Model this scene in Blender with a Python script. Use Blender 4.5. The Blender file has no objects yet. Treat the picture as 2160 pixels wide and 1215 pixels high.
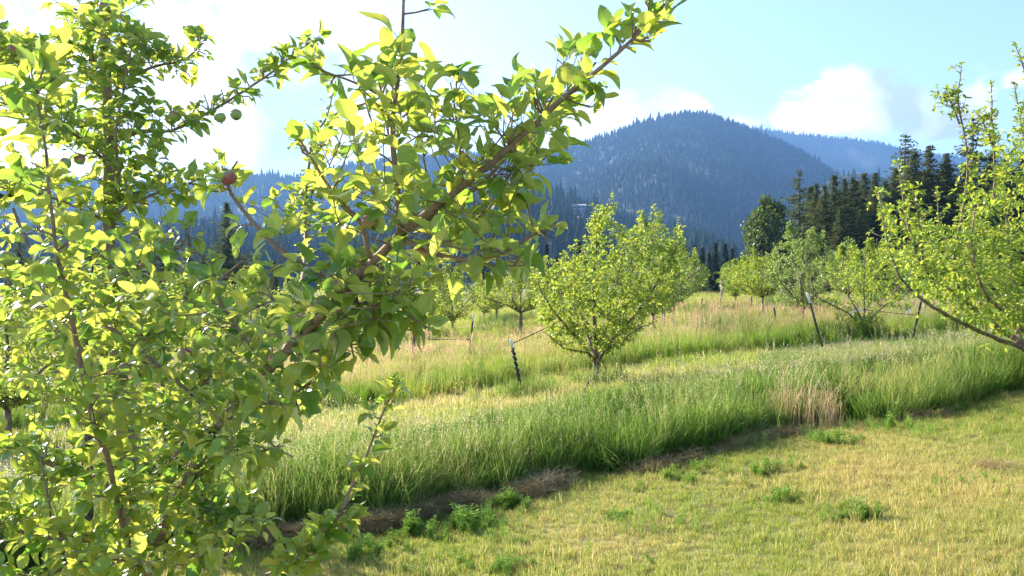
import bpy, math, random
import numpy as np

# ------------------------------------------------------------------ camera, world, sun, exposure
SC = bpy.context.scene
COL = SC.collection
F = 1800.0          # focal length in pixels of the 2160 wide photograph
EYE = 1.6
cam = bpy.data.cameras.new('camera')
cam.lens = 30.0; cam.sensor_width = 36.0; cam.clip_start = 0.05; cam.clip_end = 30000
camo = bpy.data.objects.new('camera', cam); COL.objects.link(camo)
camo.location = (0, 0, EYE); camo.rotation_euler = (math.radians(90), 0, 0)
SC.camera = camo

SUN_EL, SUN_AZ = 25.0, -51.0        # degrees; azimuth from +Y, negative = left
EXPOSURE = 1.98
world = bpy.data.worlds.new('World'); SC.world = world; world.use_nodes = True
sun = bpy.data.lights.new('sun', 'SUN'); sun.energy = 5.0; sun.angle = math.radians(0.5); sun.color = (1.0, 0.90, 0.72)
suno = bpy.data.objects.new('sun', sun); COL.objects.link(suno)
suno.rotation_euler = (math.radians(90 - SUN_EL), 0, math.radians(180 - SUN_AZ))
SC.view_settings.view_transform = 'Standard'; SC.view_settings.look = 'None'
SC.view_settings.exposure = EXPOSURE; SC.view_settings.gamma = 1.0
SC.view_settings.use_curve_mapping = False
cy = SC.cycles
cy.max_bounces = 8; cy.diffuse_bounces = 3; cy.glossy_bounces = 2; cy.transmission_bounces = 4
cy.volume_bounces = 0; cy.transparent_max_bounces = 8; cy.sample_clamp_indirect = 6.0; cy.sample_clamp_direct = 0
cy.use_denoising = True


def build_world():
    nt = world.node_tree; nt.nodes.clear(); N = nt.nodes; L = nt.links
    out = N.new('ShaderNodeOutputWorld'); bg = N.new('ShaderNodeBackground')
    sky = N.new('ShaderNodeTexSky'); sky.sky_type = 'NISHITA'; sky.sun_disc = False
    sky.sun_elevation = math.radians(SUN_EL); sky.sun_rotation = math.radians(SUN_AZ)
    sky.altitude = 400; sky.air_density = 0.85; sky.dust_density = 1.3; sky.ozone_density = 1.1
    tc = N.new('ShaderNodeTexCoord'); sep = N.new('ShaderNodeSeparateXYZ')
    L.new(tc.outputs['Generated'], sep.inputs[0])

    def M(op, a, b=None, c=None, clamp=False):
        m = N.new('ShaderNodeMath'); m.operation = op; m.use_clamp = clamp
        for i, v in enumerate((a, b, c)):
            if v is None: continue
            if isinstance(v, (int, float)): m.inputs[i].default_value = v
            else: L.new(v, m.inputs[i])
        return m.outputs[0]
    az = M('ARCTAN2', sep.outputs[0], sep.outputs[1])          # radians, + = right
    el = M('ARCSINE', sep.outputs[2])
    noise = N.new('ShaderNodeTexNoise'); noise.inputs['Scale'].default_value = 13; noise.inputs['Detail'].default_value = 9
    noise.inputs['Roughness'].default_value = 0.62
    mp = N.new('ShaderNodeMapping'); mp.inputs['Scale'].default_value = (1, 1, 1.7)
    L.new(tc.outputs['Generated'], mp.inputs[0]); L.new(mp.outputs[0], noise.inputs['Vector'])
    nz = M('SUBTRACT', noise.outputs[0], 0.5)
    tot = None
    # (azimuth deg, elevation deg, half width, half height, weight)
    blobs = [(a - 0, e - 1.1, w, h, t) for a, e, w, h, t in [(22.3, 12.3, 4.4, 2.1, 1.05), (26.5, 10.6, 3.2, 1.1, .8), (19.4, 12.0, 3.6, 1.7, .9), (15.5, 11.5, 2.0, 1.1, .75), (9.5, 12.4, 4.2, 1.9, 1.0), (5.0, 11.3, 3.5, 2.4, 1.0),
             (28.6, 11.6, 1.6, 2.2, .85), (30.8, 12.8, 1.6, .8, .7), (18.8, 9.3, 4.5, 1.6, .9), (-14, 12, 11, 6, .9), (-24, 16, 10, 9, .9),
             (46, 14, 6, 3, .9), (-60, 12, 9, 4, .9)]]
    for a, e, w, h, wt in blobs:
        dx = M('DIVIDE', M('SUBTRACT', az, math.radians(a)), math.radians(w))
        dy = M('DIVIDE', M('SUBTRACT', el, math.radians(e)), math.radians(h))
        r2 = M('ADD', M('MULTIPLY', dx, dx), M('MULTIPLY', dy, dy))
        v = M('MULTIPLY', M('EXPONENT', M('MULTIPLY', r2, -0.8)), wt)
        tot = v if tot is None else M('MAXIMUM', tot, v)
    dens = M('ADD', tot, M('MULTIPLY', nz, 1.5))
    mr = N.new('ShaderNodeMapRange'); mr.interpolation_type = 'SMOOTHSTEP'
    mr.inputs['From Min'].default_value = 0.40; mr.inputs['From Max'].default_value = 0.68
    L.new(dens, mr.inputs[0])
    # soft inner shading of the clouds
    n2 = N.new('ShaderNodeTexNoise'); n2.inputs['Scale'].default_value = 9; n2.inputs['Detail'].default_value = 5
    L.new(tc.outputs['Generated'], n2.inputs['Vector'])
    cr = N.new('ShaderNodeMapRange'); cr.inputs['From Min'].default_value = 0.38; cr.inputs['From Max'].default_value = 0.52
    L.new(n2.outputs[0], cr.inputs[0])
    cmix = N.new('ShaderNodeMix'); cmix.data_type = 'RGBA'
    cmix.inputs['A'].default_value = (2.1, 2.35, 2.65, 1); cmix.inputs['B'].default_value = (4.6, 4.6, 4.6, 1)
    L.new(cr.outputs[0], cmix.inputs['Factor'])
    mix = N.new('ShaderNodeMix'); mix.data_type = 'RGBA'
    L.new(M('MULTIPLY', mr.outputs[0], 0.92), mix.inputs['Factor'])
    L.new(sky.outputs[0], mix.inputs['A']); L.new(cmix.outputs['Result'], mix.inputs['B'])
    L.new(mix.outputs['Result'], bg.inputs['Color'])
    bg.inputs['Strength'].default_value = 0.105
    L.new(bg.outputs[0], out.inputs['Surface'])
    world.cycles.sampling_method = 'MANUAL'; world.cycles.sample_map_resolution = 1024


build_world()

rng = np.random.default_rng(11)

# ------------------------------------------------------------------ helpers


def ground_z(x, y):
    x = np.asarray(x, float); y = np.asarray(y, float)
    zx = np.where(x > 0, .7 * np.tanh(.1 * x / .7), .3 * np.tanh(.1 * x / .3))
    z = zx + .25 * (1 - np.exp(-np.maximum(y, 0) / 40))
    near = np.exp(-(x * x + y * y) / 3600.)
    return z + near * (.018 * np.sin(1.7 * x + .6 * y) + .015 * np.sin(2.3 * y - 1.1 * x + 1) + .02 * np.sin(.6 * x + .9 * y))


def P(px, py, d):
    """world point for a photo pixel at distance d"""
    return np.array([(px - 1080) / F * d, d, EYE - (py - 607.5) / F * d])


def tag(o, label=None, cat=None, group=None, kind=None):
    if label: o['label'] = label
    if cat: o['category'] = cat
    if group: o['group'] = group
    if kind: o['kind'] = kind
    return o


def thing(name, label, cat, loc, group=None):
    o = bpy.data.objects.new(name, None); COL.objects.link(o); o.location = loc
    o.empty_display_size = .2
    return tag(o, label, cat, group)


class MB:
    """collects vertices, quads, triangles and a per-vertex vector attribute"""
    def __init__(s): s.v = []; s.q = []; s.t = []; s.a = []; s.n = 0; s.mi = []; s.qm = []; s.tm = []

    def add(s, V, Q=None, T=None, A=None, m=0):
        V = np.asarray(V, float).reshape(-1, 3)
        s.v.append(V); s.a.append(np.zeros_like(V) if A is None else np.asarray(A, float).reshape(-1, 3))
        if Q is not None and len(Q): q = np.asarray(Q, int) + s.n; s.q.append(q); s.qm.append(np.full(len(q), m))
        if T is not None and len(T): t = np.asarray(T, int) + s.n; s.t.append(t); s.tm.append(np.full(len(t), m))
        s.n += len(V)

    def mesh(s, name, mats, origin=(0, 0, 0), smooth=False):
        me = bpy.data.meshes.new(name)
        V = np.concatenate(s.v) - np.asarray(origin, float); A = np.concatenate(s.a)
        q = np.concatenate(s.q) if s.q else np.zeros((0, 4), int); t = np.concatenate(s.t) if s.t else np.zeros((0, 3), int)
        me.vertices.add(len(V)); me.vertices.foreach_set('co', V.astype(np.float32).ravel())
        loops = np.concatenate([q.ravel(), t.ravel()]).astype(np.int32)
        me.loops.add(len(loops)); me.loops.foreach_set('vertex_index', loops)
        st = np.concatenate([np.arange(len(q)) * 4, len(q) * 4 + np.arange(len(t)) * 3]).astype(np.int32)
        me.polygons.add(len(st)); me.polygons.foreach_set('loop_start', st)
        mi = np.concatenate(s.qm + s.tm).astype(np.int32)
        me.polygons.foreach_set('material_index', mi)
        if smooth: me.polygons.foreach_set('use_smooth', np.ones(len(st), bool))
        at = me.attributes.new('lc', 'FLOAT_VECTOR', 'POINT'); at.data.foreach_set('vector', A.astype(np.float32).ravel())
        me.update(calc_edges=True)
        for m in (mats if isinstance(mats, (list, tuple)) else [mats]): me.materials.append(m)
        return me

    def obj(s, name, mats, parent=None, origin=(0, 0, 0), smooth=False):
        o = bpy.data.objects.new(name, s.mesh(name, mats, origin, smooth)); COL.objects.link(o)
        if parent is not None: o.parent = parent
        else: o.location = origin
        return o


def unit(v):
    v = np.asarray(v, float); return v / (np.linalg.norm(v, axis=-1, keepdims=True) + 1e-12)


def smooth_path(pts, rad, step):
    """Catmull-Rom resample"""
    pts = np.asarray(pts, float); rad = np.asarray(rad, float); out = []; rr = []
    Pp = np.vstack([2 * pts[0] - pts[1], pts, 2 * pts[-1] - pts[-2]])
    for i in range(len(pts) - 1):
        p0, p1, p2, p3 = Pp[i:i + 4]; n = max(2, int(np.linalg.norm(p2 - p1) / step))
        for t in np.arange(n) / n:
            out.append(.5 * ((2 * p1) + (-p0 + p2) * t + (2 * p0 - 5 * p1 + 4 * p2 - p3) * t * t + (-p0 + 3 * p1 - 3 * p2 + p3) * t ** 3))
            rr.append(rad[i] * (1 - t) + rad[i + 1] * t)
    out.append(pts[-1]); rr.append(rad[-1])
    return np.array(out), np.array(rr)


def tube(mb, pts, rad, sides=6, cap=True, m=0, bump=0.0):
    pts = np.asarray(pts, float); n = len(pts)
    rad = np.broadcast_to(np.asarray(rad, float), (n,))
    T = unit(np.gradient(pts, axis=0))
    ref = np.array([0, 0, 1.]) if abs(T[0][2]) < .9 else np.array([1., 0, 0])
    U = np.zeros_like(pts); u = unit(np.cross(T[0], ref))
    for i in range(n):
        u = unit(u - T[i] * np.dot(u, T[i])); U[i] = u
    W = np.cross(T, U)
    a = np.arange(sides) / sides * 2 * np.pi
    r = rad[:, None, None] * (1 + bump * rng.standard_normal((n, sides, 1)))
    V = pts[:, None] + r * (U[:, None] * np.cos(a)[None, :, None] + W[:, None] * np.sin(a)[None, :, None])
    i = np.arange(n - 1)[:, None] * sides; j = np.arange(sides)[None]; k = (j + 1) % sides
    Q = np.stack([i + j, i + k, i + sides + k, i + sides + j], -1).reshape(-1, 4)
    V = V.reshape(-1, 3); Tt = []
    if cap:
        V = np.vstack([V, pts[-1], pts[0]]); e = n * sides
        jj = np.arange(sides); kk = (jj + 1) % sides
        Tt = np.vstack([np.stack([(n - 1) * sides + jj, (n - 1) * sides + kk, np.full(sides, e)], 1), np.stack([kk, jj, np.full(sides, e + 1)], 1)])
    A = np.zeros((len(V), 3)); A[:n * sides, 0] = np.repeat(np.linspace(0, 1, n), sides); A[:, 2] = rng.random()
    mb.add(V, Q, Tt, A, m)


def box(mb, c, s, m=0, R=None):
    c = np.asarray(c, float); s = np.asarray(s, float) / 2
    V = np.array([[x, y, z] for x in (-1, 1) for y in (-1, 1) for z in (-1, 1)]) * s
    if R is not None: V = V @ np.asarray(R).T
    Q = [[0, 1, 3, 2], [4, 6, 7, 5], [0, 4, 5, 1], [2, 3, 7, 6], [0, 2, 6, 4], [1, 5, 7, 3]]
    mb.add(V + c, Q, m=m)


def vnoise(x, y, seed=0):
    """value noise"""
    r = np.random.default_rng(seed).random((257, 257))
    xi = np.floor(x).astype(int); yi = np.floor(y).astype(int); fx = x - xi; fy = y - yi
    fx = fx * fx * (3 - 2 * fx); fy = fy * fy * (3 - 2 * fy)
    a = r[xi % 257, yi % 257]; b = r[(xi + 1) % 257, yi % 257]; c = r[xi % 257, (yi + 1) % 257]; d = r[(xi + 1) % 257, (yi + 1) % 257]
    return (a * (1 - fx) + b * fx) * (1 - fy) + (c * (1 - fx) + d * fx) * fy


def fbm(x, y, o=5, seed=0):
    s = 0; a = .5
    for i in range(o): s = s + a * vnoise(x * 2 ** i + 17.3 * i, y * 2 ** i + 5.1 * i, seed + i); a *= .5
    return s

# ------------------------------------------------------------------ materials


def mat_new(name):
    m = bpy.data.materials.new(name); m.use_nodes = True; nt = m.node_tree; nt.nodes.clear()
    return m, nt.nodes, nt.links


def node_math(N, L, op, a, b=None, clamp=False):
    m = N.new('ShaderNodeMath'); m.operation = op; m.use_clamp = clamp
    for i, v in enumerate((a, b)):
        if v is None: continue
        if isinstance(v, (int, float)): m.inputs[i].default_value = v
        else: L.new(v, m.inputs[i])
    return m.outputs[0]


def node_mix(N, L, f, a, b):
    m = N.new('ShaderNodeMix'); m.data_type = 'RGBA'
    for k, v in (('Factor', f), ('A', a), ('B', b)):
        if isinstance(v, (int, float)): m.inputs[k].default_value = v
        elif isinstance(v, tuple): m.inputs[k].default_value = (*v, 1) if len(v) == 3 else v
        else: L.new(v, m.inputs[k])
    return m.outputs['Result']


def node_ramp(N, L, f, stops):
    r = N.new('ShaderNodeValToRGB'); e = r.color_ramp.elements
    while len(e) < len(stops): e.new(0.5)
    for i, (p, c) in enumerate(stops): e[i].position = p; e[i].color = (*c, 1)
    L.new(f, r.inputs[0]); return r.outputs[0]


def leaf_material(name, top, top2, under, trans, trans2, gloss=.35, glossw=.06, tw=.45, veins=True, obj_rand=False):
    m, N, L = mat_new(name)
    at = N.new('ShaderNodeAttribute'); at.attribute_name = 'lc'
    sep = N.new('ShaderNodeSeparateXYZ'); L.new(at.outputs['Vector'], sep.inputs[0])
    u, v, r = sep.outputs
    if obj_rand:
        oi = N.new('ShaderNodeObjectInfo')
        r = node_math(N, L, 'FRACT', node_math(N, L, 'ADD', r, oi.outputs['Random']))
    geo = N.new('ShaderNodeNewGeometry')
    ctop = node_mix(N, L, r, top, top2)
    ctr = node_mix(N, L, r, trans, trans2)
    if veins:
        av = node_math(N, L, 'ABSOLUTE', v)
        ph = node_math(N, L, 'SUBTRACT', node_math(N, L, 'MULTIPLY', u, 9.0), node_math(N, L, 'MULTIPLY', av, 3.4))
        tri = node_math(N, L, 'ABSOLUTE', node_math(N, L, 'SUBTRACT', node_math(N, L, 'FRACT', ph), .5))
        side = node_math(N, L, 'LESS_THAN', tri, .05)
        mid = node_math(N, L, 'LESS_THAN', av, .05)
        vein = node_math(N, L, 'MULTIPLY', node_math(N, L, 'MAXIMUM', mid, node_math(N, L, 'MULTIPLY', side, .45)), .55)
        tc = N.new('ShaderNodeTexCoord')
        no = N.new('ShaderNodeTexNoise'); no.inputs['Scale'].default_value = 60; L.new(tc.outputs['Object'], no.inputs['Vector'])
        pert = node_math(N, L, 'MULTIPLY', no.outputs[0], .35)
        ctop = node_mix(N, L, pert, ctop, tuple(c * .55 for c in top))
        ctop = node_mix(N, L, vein, ctop, (.22, .32, .10))
        ctr = node_mix(N, L, vein, ctr, tuple(c * .55 for c in trans))
        pet = node_math(N, L, 'LESS_THAN', u, -0.001)
        ctop = node_mix(N, L, pet, ctop, (.26, .22, .12))
        under_c = node_mix(N, L, vein, under, tuple(min(1, c * 1.35) for c in under))
        under_c = node_mix(N, L, pet, under_c, (.28, .24, .14))
    else:
        under_c = under
    cd = node_mix(N, L, geo.outputs['Backfacing'], ctop, under_c)
    d = N.new('ShaderNodeBsdfDiffuse'); L.new(cd, d.inputs['Color'])
    t = N.new('ShaderNodeBsdfTranslucent'); L.new(ctr, t.inputs['Color'])
    mx = N.new('ShaderNodeMixShader'); mx.inputs[0].default_value = tw
    L.new(d.outputs[0], mx.inputs[1]); L.new(t.outputs[0], mx.inputs[2])
    g = N.new('ShaderNodeBsdfGlossy'); g.inputs['Roughness'].default_value = gloss; g.inputs['Color'].default_value = (.9, .95, 1, 1)
    lw = N.new('ShaderNodeFresnel'); lw.inputs['IOR'].default_value = 1.38
    fac = node_math(N, L, 'MULTIPLY', node_math(N, L, 'ADD', lw.outputs[0], glossw * .4),
                    node_math(N, L, 'SUBTRACT', 1.0, node_math(N, L, 'MULTIPLY', geo.outputs['Backfacing'], .75)))
    m2 = N.new('ShaderNodeMixShader'); L.new(node_math(N, L, 'MULTIPLY', fac, min(1, glossw * 7), True), m2.inputs[0])
    L.new(mx.outputs[0], m2.inputs[1]); L.new(g.outputs[0], m2.inputs[2])
    o = N.new('ShaderNodeOutputMaterial'); L.new(m2.outputs[0], o.inputs['Surface'])
    return m


def noise_material(name, c1, c2, scale=8., rough=.8, bump=.3, c3=None, stretch=(1, 1, 1), dist=.01):
    m, N, L = mat_new(name)
    tc = N.new('ShaderNodeTexCoord'); mp = N.new('ShaderNodeMapping'); mp.inputs['Scale'].default_value = stretch
    L.new(tc.outputs['Object'], mp.inputs[0])
    no = N.new('ShaderNodeTexNoise'); no.inputs['Scale'].default_value = scale; no.inputs['Detail'].default_value = 8
    no.inputs['Roughness'].default_value = .65
    L.new(mp.outputs[0], no.inputs['Vector'])
    stops = [(.35, c1), (.65, c2)] if c3 is None else [(.3, c1), (.5, c2), (.7, c3)]
    col = node_ramp(N, L, no.outputs[0], stops)
    p = N.new('ShaderNodeBsdfPrincipled'); L.new(col, p.inputs['Base Color']); p.inputs['Roughness'].default_value = rough
    if bump:
        b = N.new('ShaderNodeBump'); b.inputs['Strength'].default_value = bump; b.inputs['Distance'].default_value = dist
        L.new(no.outputs[0], b.inputs['Height']); L.new(b.outputs[0], p.inputs['Normal'])
    o = N.new('ShaderNodeOutputMaterial'); L.new(p.outputs[0], o.inputs['Surface'])
    return m


M_LEAF = leaf_material('apple_leaf', (.045, .155, .022), (.19, .30, .06), (.25, .38, .16), (.27, .50, .045), (.84, .80, .12), gloss=.30, glossw=.07, tw=.52)
M_LEAF_FAR = leaf_material('orchard_leaf', (.09, .20, .02), (.15, .27, .03), (.19, .30, .07), (.36, .49, .04), (.56, .58, .08), gloss=.36, glossw=.05, tw=.5, veins=False, obj_rand=False)
M_LEAF_PALE = leaf_material('pale_orchard_leaf', (.10, .20, .04), (.17, .27, .07), (.26, .35, .15), (.38, .51, .08), (.50, .58, .12), gloss=.36, glossw=.06, tw=.40, veins=False)
M_BARK = noise_material('apple_bark', (.10, .065, .045), (.27, .19, .14), 45, .75, .5, (.20, .15, .12), stretch=(1, 1, .35), dist=.004)
M_BARK_FAR = noise_material('orchard_bark', (.10, .07, .05), (.26, .20, .15), 18, .85, .4)
M_CBARK = noise_material('conifer_bark', (.05, .035, .028), (.15, .11, .085), 2, .9, .3)
M_NEEDLE = leaf_material('conifer_needles', (.042, .068, .026), (.085, .115, .04), (.06, .08, .038), (.11, .14, .035), (.20, .22, .06), gloss=.5, glossw=.008, tw=.28, veins=False)
M_NEEDLE_SP = leaf_material('spruce_needles', (.018, .038, .026), (.035, .060, .040), (.035, .055, .04), (.03, .05, .02), (.05, .07, .03), gloss=.5, glossw=.008, tw=.2, veins=False)
M_BROAD = leaf_material('broadleaf_leaves', (.05, .11, .02), (.10, .17, .035), (.10, .16, .06), (.20, .30, .03), (.30, .40, .05), gloss=.35, glossw=.06, tw=.4, veins=False)
M_POPLAR = leaf_material('poplar_leaves', (.045, .08, .02), (.08, .12, .03), (.08, .12, .045), (.12, .18, .02), (.20, .26, .03), gloss=.35, glossw=.06, tw=.3, veins=False)
M_FOREST = leaf_material('forest_needles', (.022, .036, .020), (.032, .048, .024), (.026, .04, .022), (.03, .045, .02), (.04, .06, .02), gloss=.6, glossw=.0, tw=.25, veins=False)


def grass_material(name, green, green2, dry, dry2, head, bias=.5, tw=.45):
    """lc.x along blade, lc.y kind (0 blade, 1 seed head, 2 broad leaflet), lc.z random"""
    m, N, L = mat_new(name)
    at = N.new('ShaderNodeAttribute'); at.attribute_name = 'lc'
    sep = N.new('ShaderNodeSeparateXYZ'); L.new(at.outputs['Vector'], sep.inputs[0])
    u, k, r = sep.outputs
    oi = N.new('ShaderNodeObjectInfo')
    geo = N.new('ShaderNodeNewGeometry')
    no = N.new('ShaderNodeTexNoise'); no.inputs['Scale'].default_value = .55; no.inputs['Detail'].default_value = 5
    L.new(geo.outputs['Position'], no.inputs['Vector'])
    g = node_mix(N, L, r, green, green2)
    d = node_mix(N, L, r, dry, dry2)
    f = node_math(N, L, 'ADD', node_math(N, L, 'MULTIPLY', node_math(N, L, 'SUBTRACT', no.outputs[0], .5), 2.6),
                  node_math(N, L, 'MULTIPLY', node_math(N, L, 'SUBTRACT', oi.outputs['Random'], .5), .55))
    f = node_math(N, L, 'ADD', f, node_math(N, L, 'MULTIPLY', node_math(N, L, 'SUBTRACT', r, .5), .9))
    f = node_math(N, L, 'ADD', f, node_math(N, L, 'MULTIPLY', u, .15))
    f = node_math(N, L, 'ADD', f, bias, True)
    c = node_mix(N, L, f, g, d)
    hd = node_math(N, L, 'MULTIPLY', node_math(N, L, 'GREATER_THAN', k, .5), node_math(N, L, 'LESS_THAN', k, 1.5))
    c = node_mix(N, L, hd, c, head)
    br = node_math(N, L, 'GREATER_THAN', k, 1.5)
    c = node_mix(N, L, br, c, g)
    df = N.new('ShaderNodeBsdfDiffuse'); L.new(c, df.inputs['Color'])
    tr = N.new('ShaderNodeBsdfTranslucent'); tcol = N.new('ShaderNodeHueSaturation'); tcol.inputs['Value'].default_value = 1.9
    tcol.inputs['Hue'].default_value = .49; L.new(c, tcol.inputs['Color']); L.new(tcol.outputs[0], tr.inputs['Color'])
    mx = N.new('ShaderNodeMixShader'); mx.inputs[0].default_value = tw; L.new(df.outputs[0], mx.inputs[1]); L.new(tr.outputs[0], mx.inputs[2])
    gl = N.new('ShaderNodeBsdfGlossy'); gl.inputs['Roughness'].default_value = .35
    m2 = N.new('ShaderNodeMixShader'); m2.inputs[0].default_value = .015; L.new(mx.outputs[0], m2.inputs[1]); L.new(gl.outputs[0], m2.inputs[2])
    o = N.new('ShaderNodeOutputMaterial'); L.new(m2.outputs[0], o.inputs['Surface'])
    return m


M_LAWN = grass_material('lawn_blades', (.12, .21, .025), (.21, .28, .035), (.35, .31, .09), (.47, .38, .17), (.40, .33, .18), .32)
M_TALL = grass_material('tall_grass_blades', (.05, .13, .014), (.115, .22, .03), (.19, .27, .05), (.36, .34, .12), (.32, .31, .14), .06, .44)
M_MEADOW = grass_material('meadow_blades', (.10, .20, .015), (.20, .29, .025), (.30, .30, .06), (.38, .32, .11), (.42, .30, .17), .12, .5)
M_DARKW = grass_material('dark_weed_blades', (.05, .12, .025), (.09, .17, .04), (.12, .18, .05), (.16, .2, .06), (.3, .3, .2), .0, .35)
M_STALK = grass_material('grass_stalks', (.12, .22, .05), (.20, .29, .08), (.32, .32, .12), (.44, .38, .20), (.42, .38, .22), .25, .45)
M_PINK = grass_material('pink_headed_grass', (.14, .22, .04), (.24, .28, .08), (.36, .30, .12), (.42, .32, .16), (.58, .36, .25), .35, .45)
M_WEED = grass_material('weed_leaflets', (.13, .25, .04), (.22, .34, .07), (.16, .26, .06), (.2, .3, .08), (.3, .3, .2), 0.0, .5)
M_STRAW = grass_material('straw', (.34, .27, .13), (.44, .34, .18), (.40, .31, .16), (.50, .39, .22), (.48, .36, .21), .4, .4)
M_HAY = grass_material('hay', (.25, .19, .095), (.34, .26, .13), (.31, .24, .12), (.42, .33, .17), (.3, .22, .15), .4, .2)

# ------------------------------------------------------------------ ground
def q_of(x, y): return y - .45 * x          # distance across the orchard rows


def build_ground():
    def axis(a, b, near, n1, n2):
        s = np.sinh(np.linspace(-1, 1, n1) * n2); s = s / s.max(); return s * b
    xs = axis(0, 4500, 0, 221, 6.5); ys = np.concatenate([[-60, -30, -15, -8, -4, -2], np.expm1(np.linspace(0, np.log(5201), 260)) * 1.0])
    X, Y = np.meshgrid(xs, ys, indexing='ij'); Z = ground_z(X, Y)
    n, m = X.shape; V = np.stack([X, Y, Z], -1).reshape(-1, 3)
    i = np.arange(n - 1)[:, None] * m; j = np.arange(m - 1)[None]
    Q = np.stack([i + j, i + m + j, i + m + j + 1, i + j + 1], -1).reshape(-1, 4)
    mb = MB(); mb.add(V, Q)
    m_, N, L = mat_new('field_soil')
    geo = N.new('ShaderNodeNewGeometry')
    a = N.new('ShaderNodeTexNoise'); a.inputs['Scale'].default_value = .5; a.inputs['Detail'].default_value = 6; L.new(geo.outputs['Position'], a.inputs['Vector'])
    b = N.new('ShaderNodeTexNoise'); b.inputs['Scale'].default_value = 14; b.inputs['Detail'].default_value = 8; L.new(geo.outputs['Position'], b.inputs['Vector'])
    c1 = node_ramp(N, L, a.outputs[0], [(.35, (.12, .14, .035)), (.5, (.19, .17, .06)), (.65, (.25, .20, .09))])
    c2 = node_ramp(N, L, b.outputs[0], [(.35, (.07, .06, .03)), (.6, (.22, .19, .08))])
    c = node_mix(N, L, .5, c1, c2)
    p = N.new('ShaderNodeBsdfPrincipled'); p.inputs['Roughness'].default_value = .95; L.new(c, p.inputs['Base Color'])
    bp = N.new('ShaderNodeBump'); bp.inputs['Strength'].default_value = .6; bp.inputs['Distance'].default_value = .03
    L.new(b.outputs[0], bp.inputs['Height']); L.new(bp.outputs[0], p.inputs['Normal'])
    o = N.new('ShaderNodeOutputMaterial'); L.new(p.outputs[0], o.inputs['Surface'])
    g = mb.obj('ground', m_, smooth=True); g['kind'] = 'structure'
    return g


build_ground()

# ------------------------------------------------------------------ hills and their forests
M_HILL = noise_material('hillside', (.018, .026, .014), (.028, .034, .02), .006, .95, .0, (.036, .04, .026))


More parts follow.
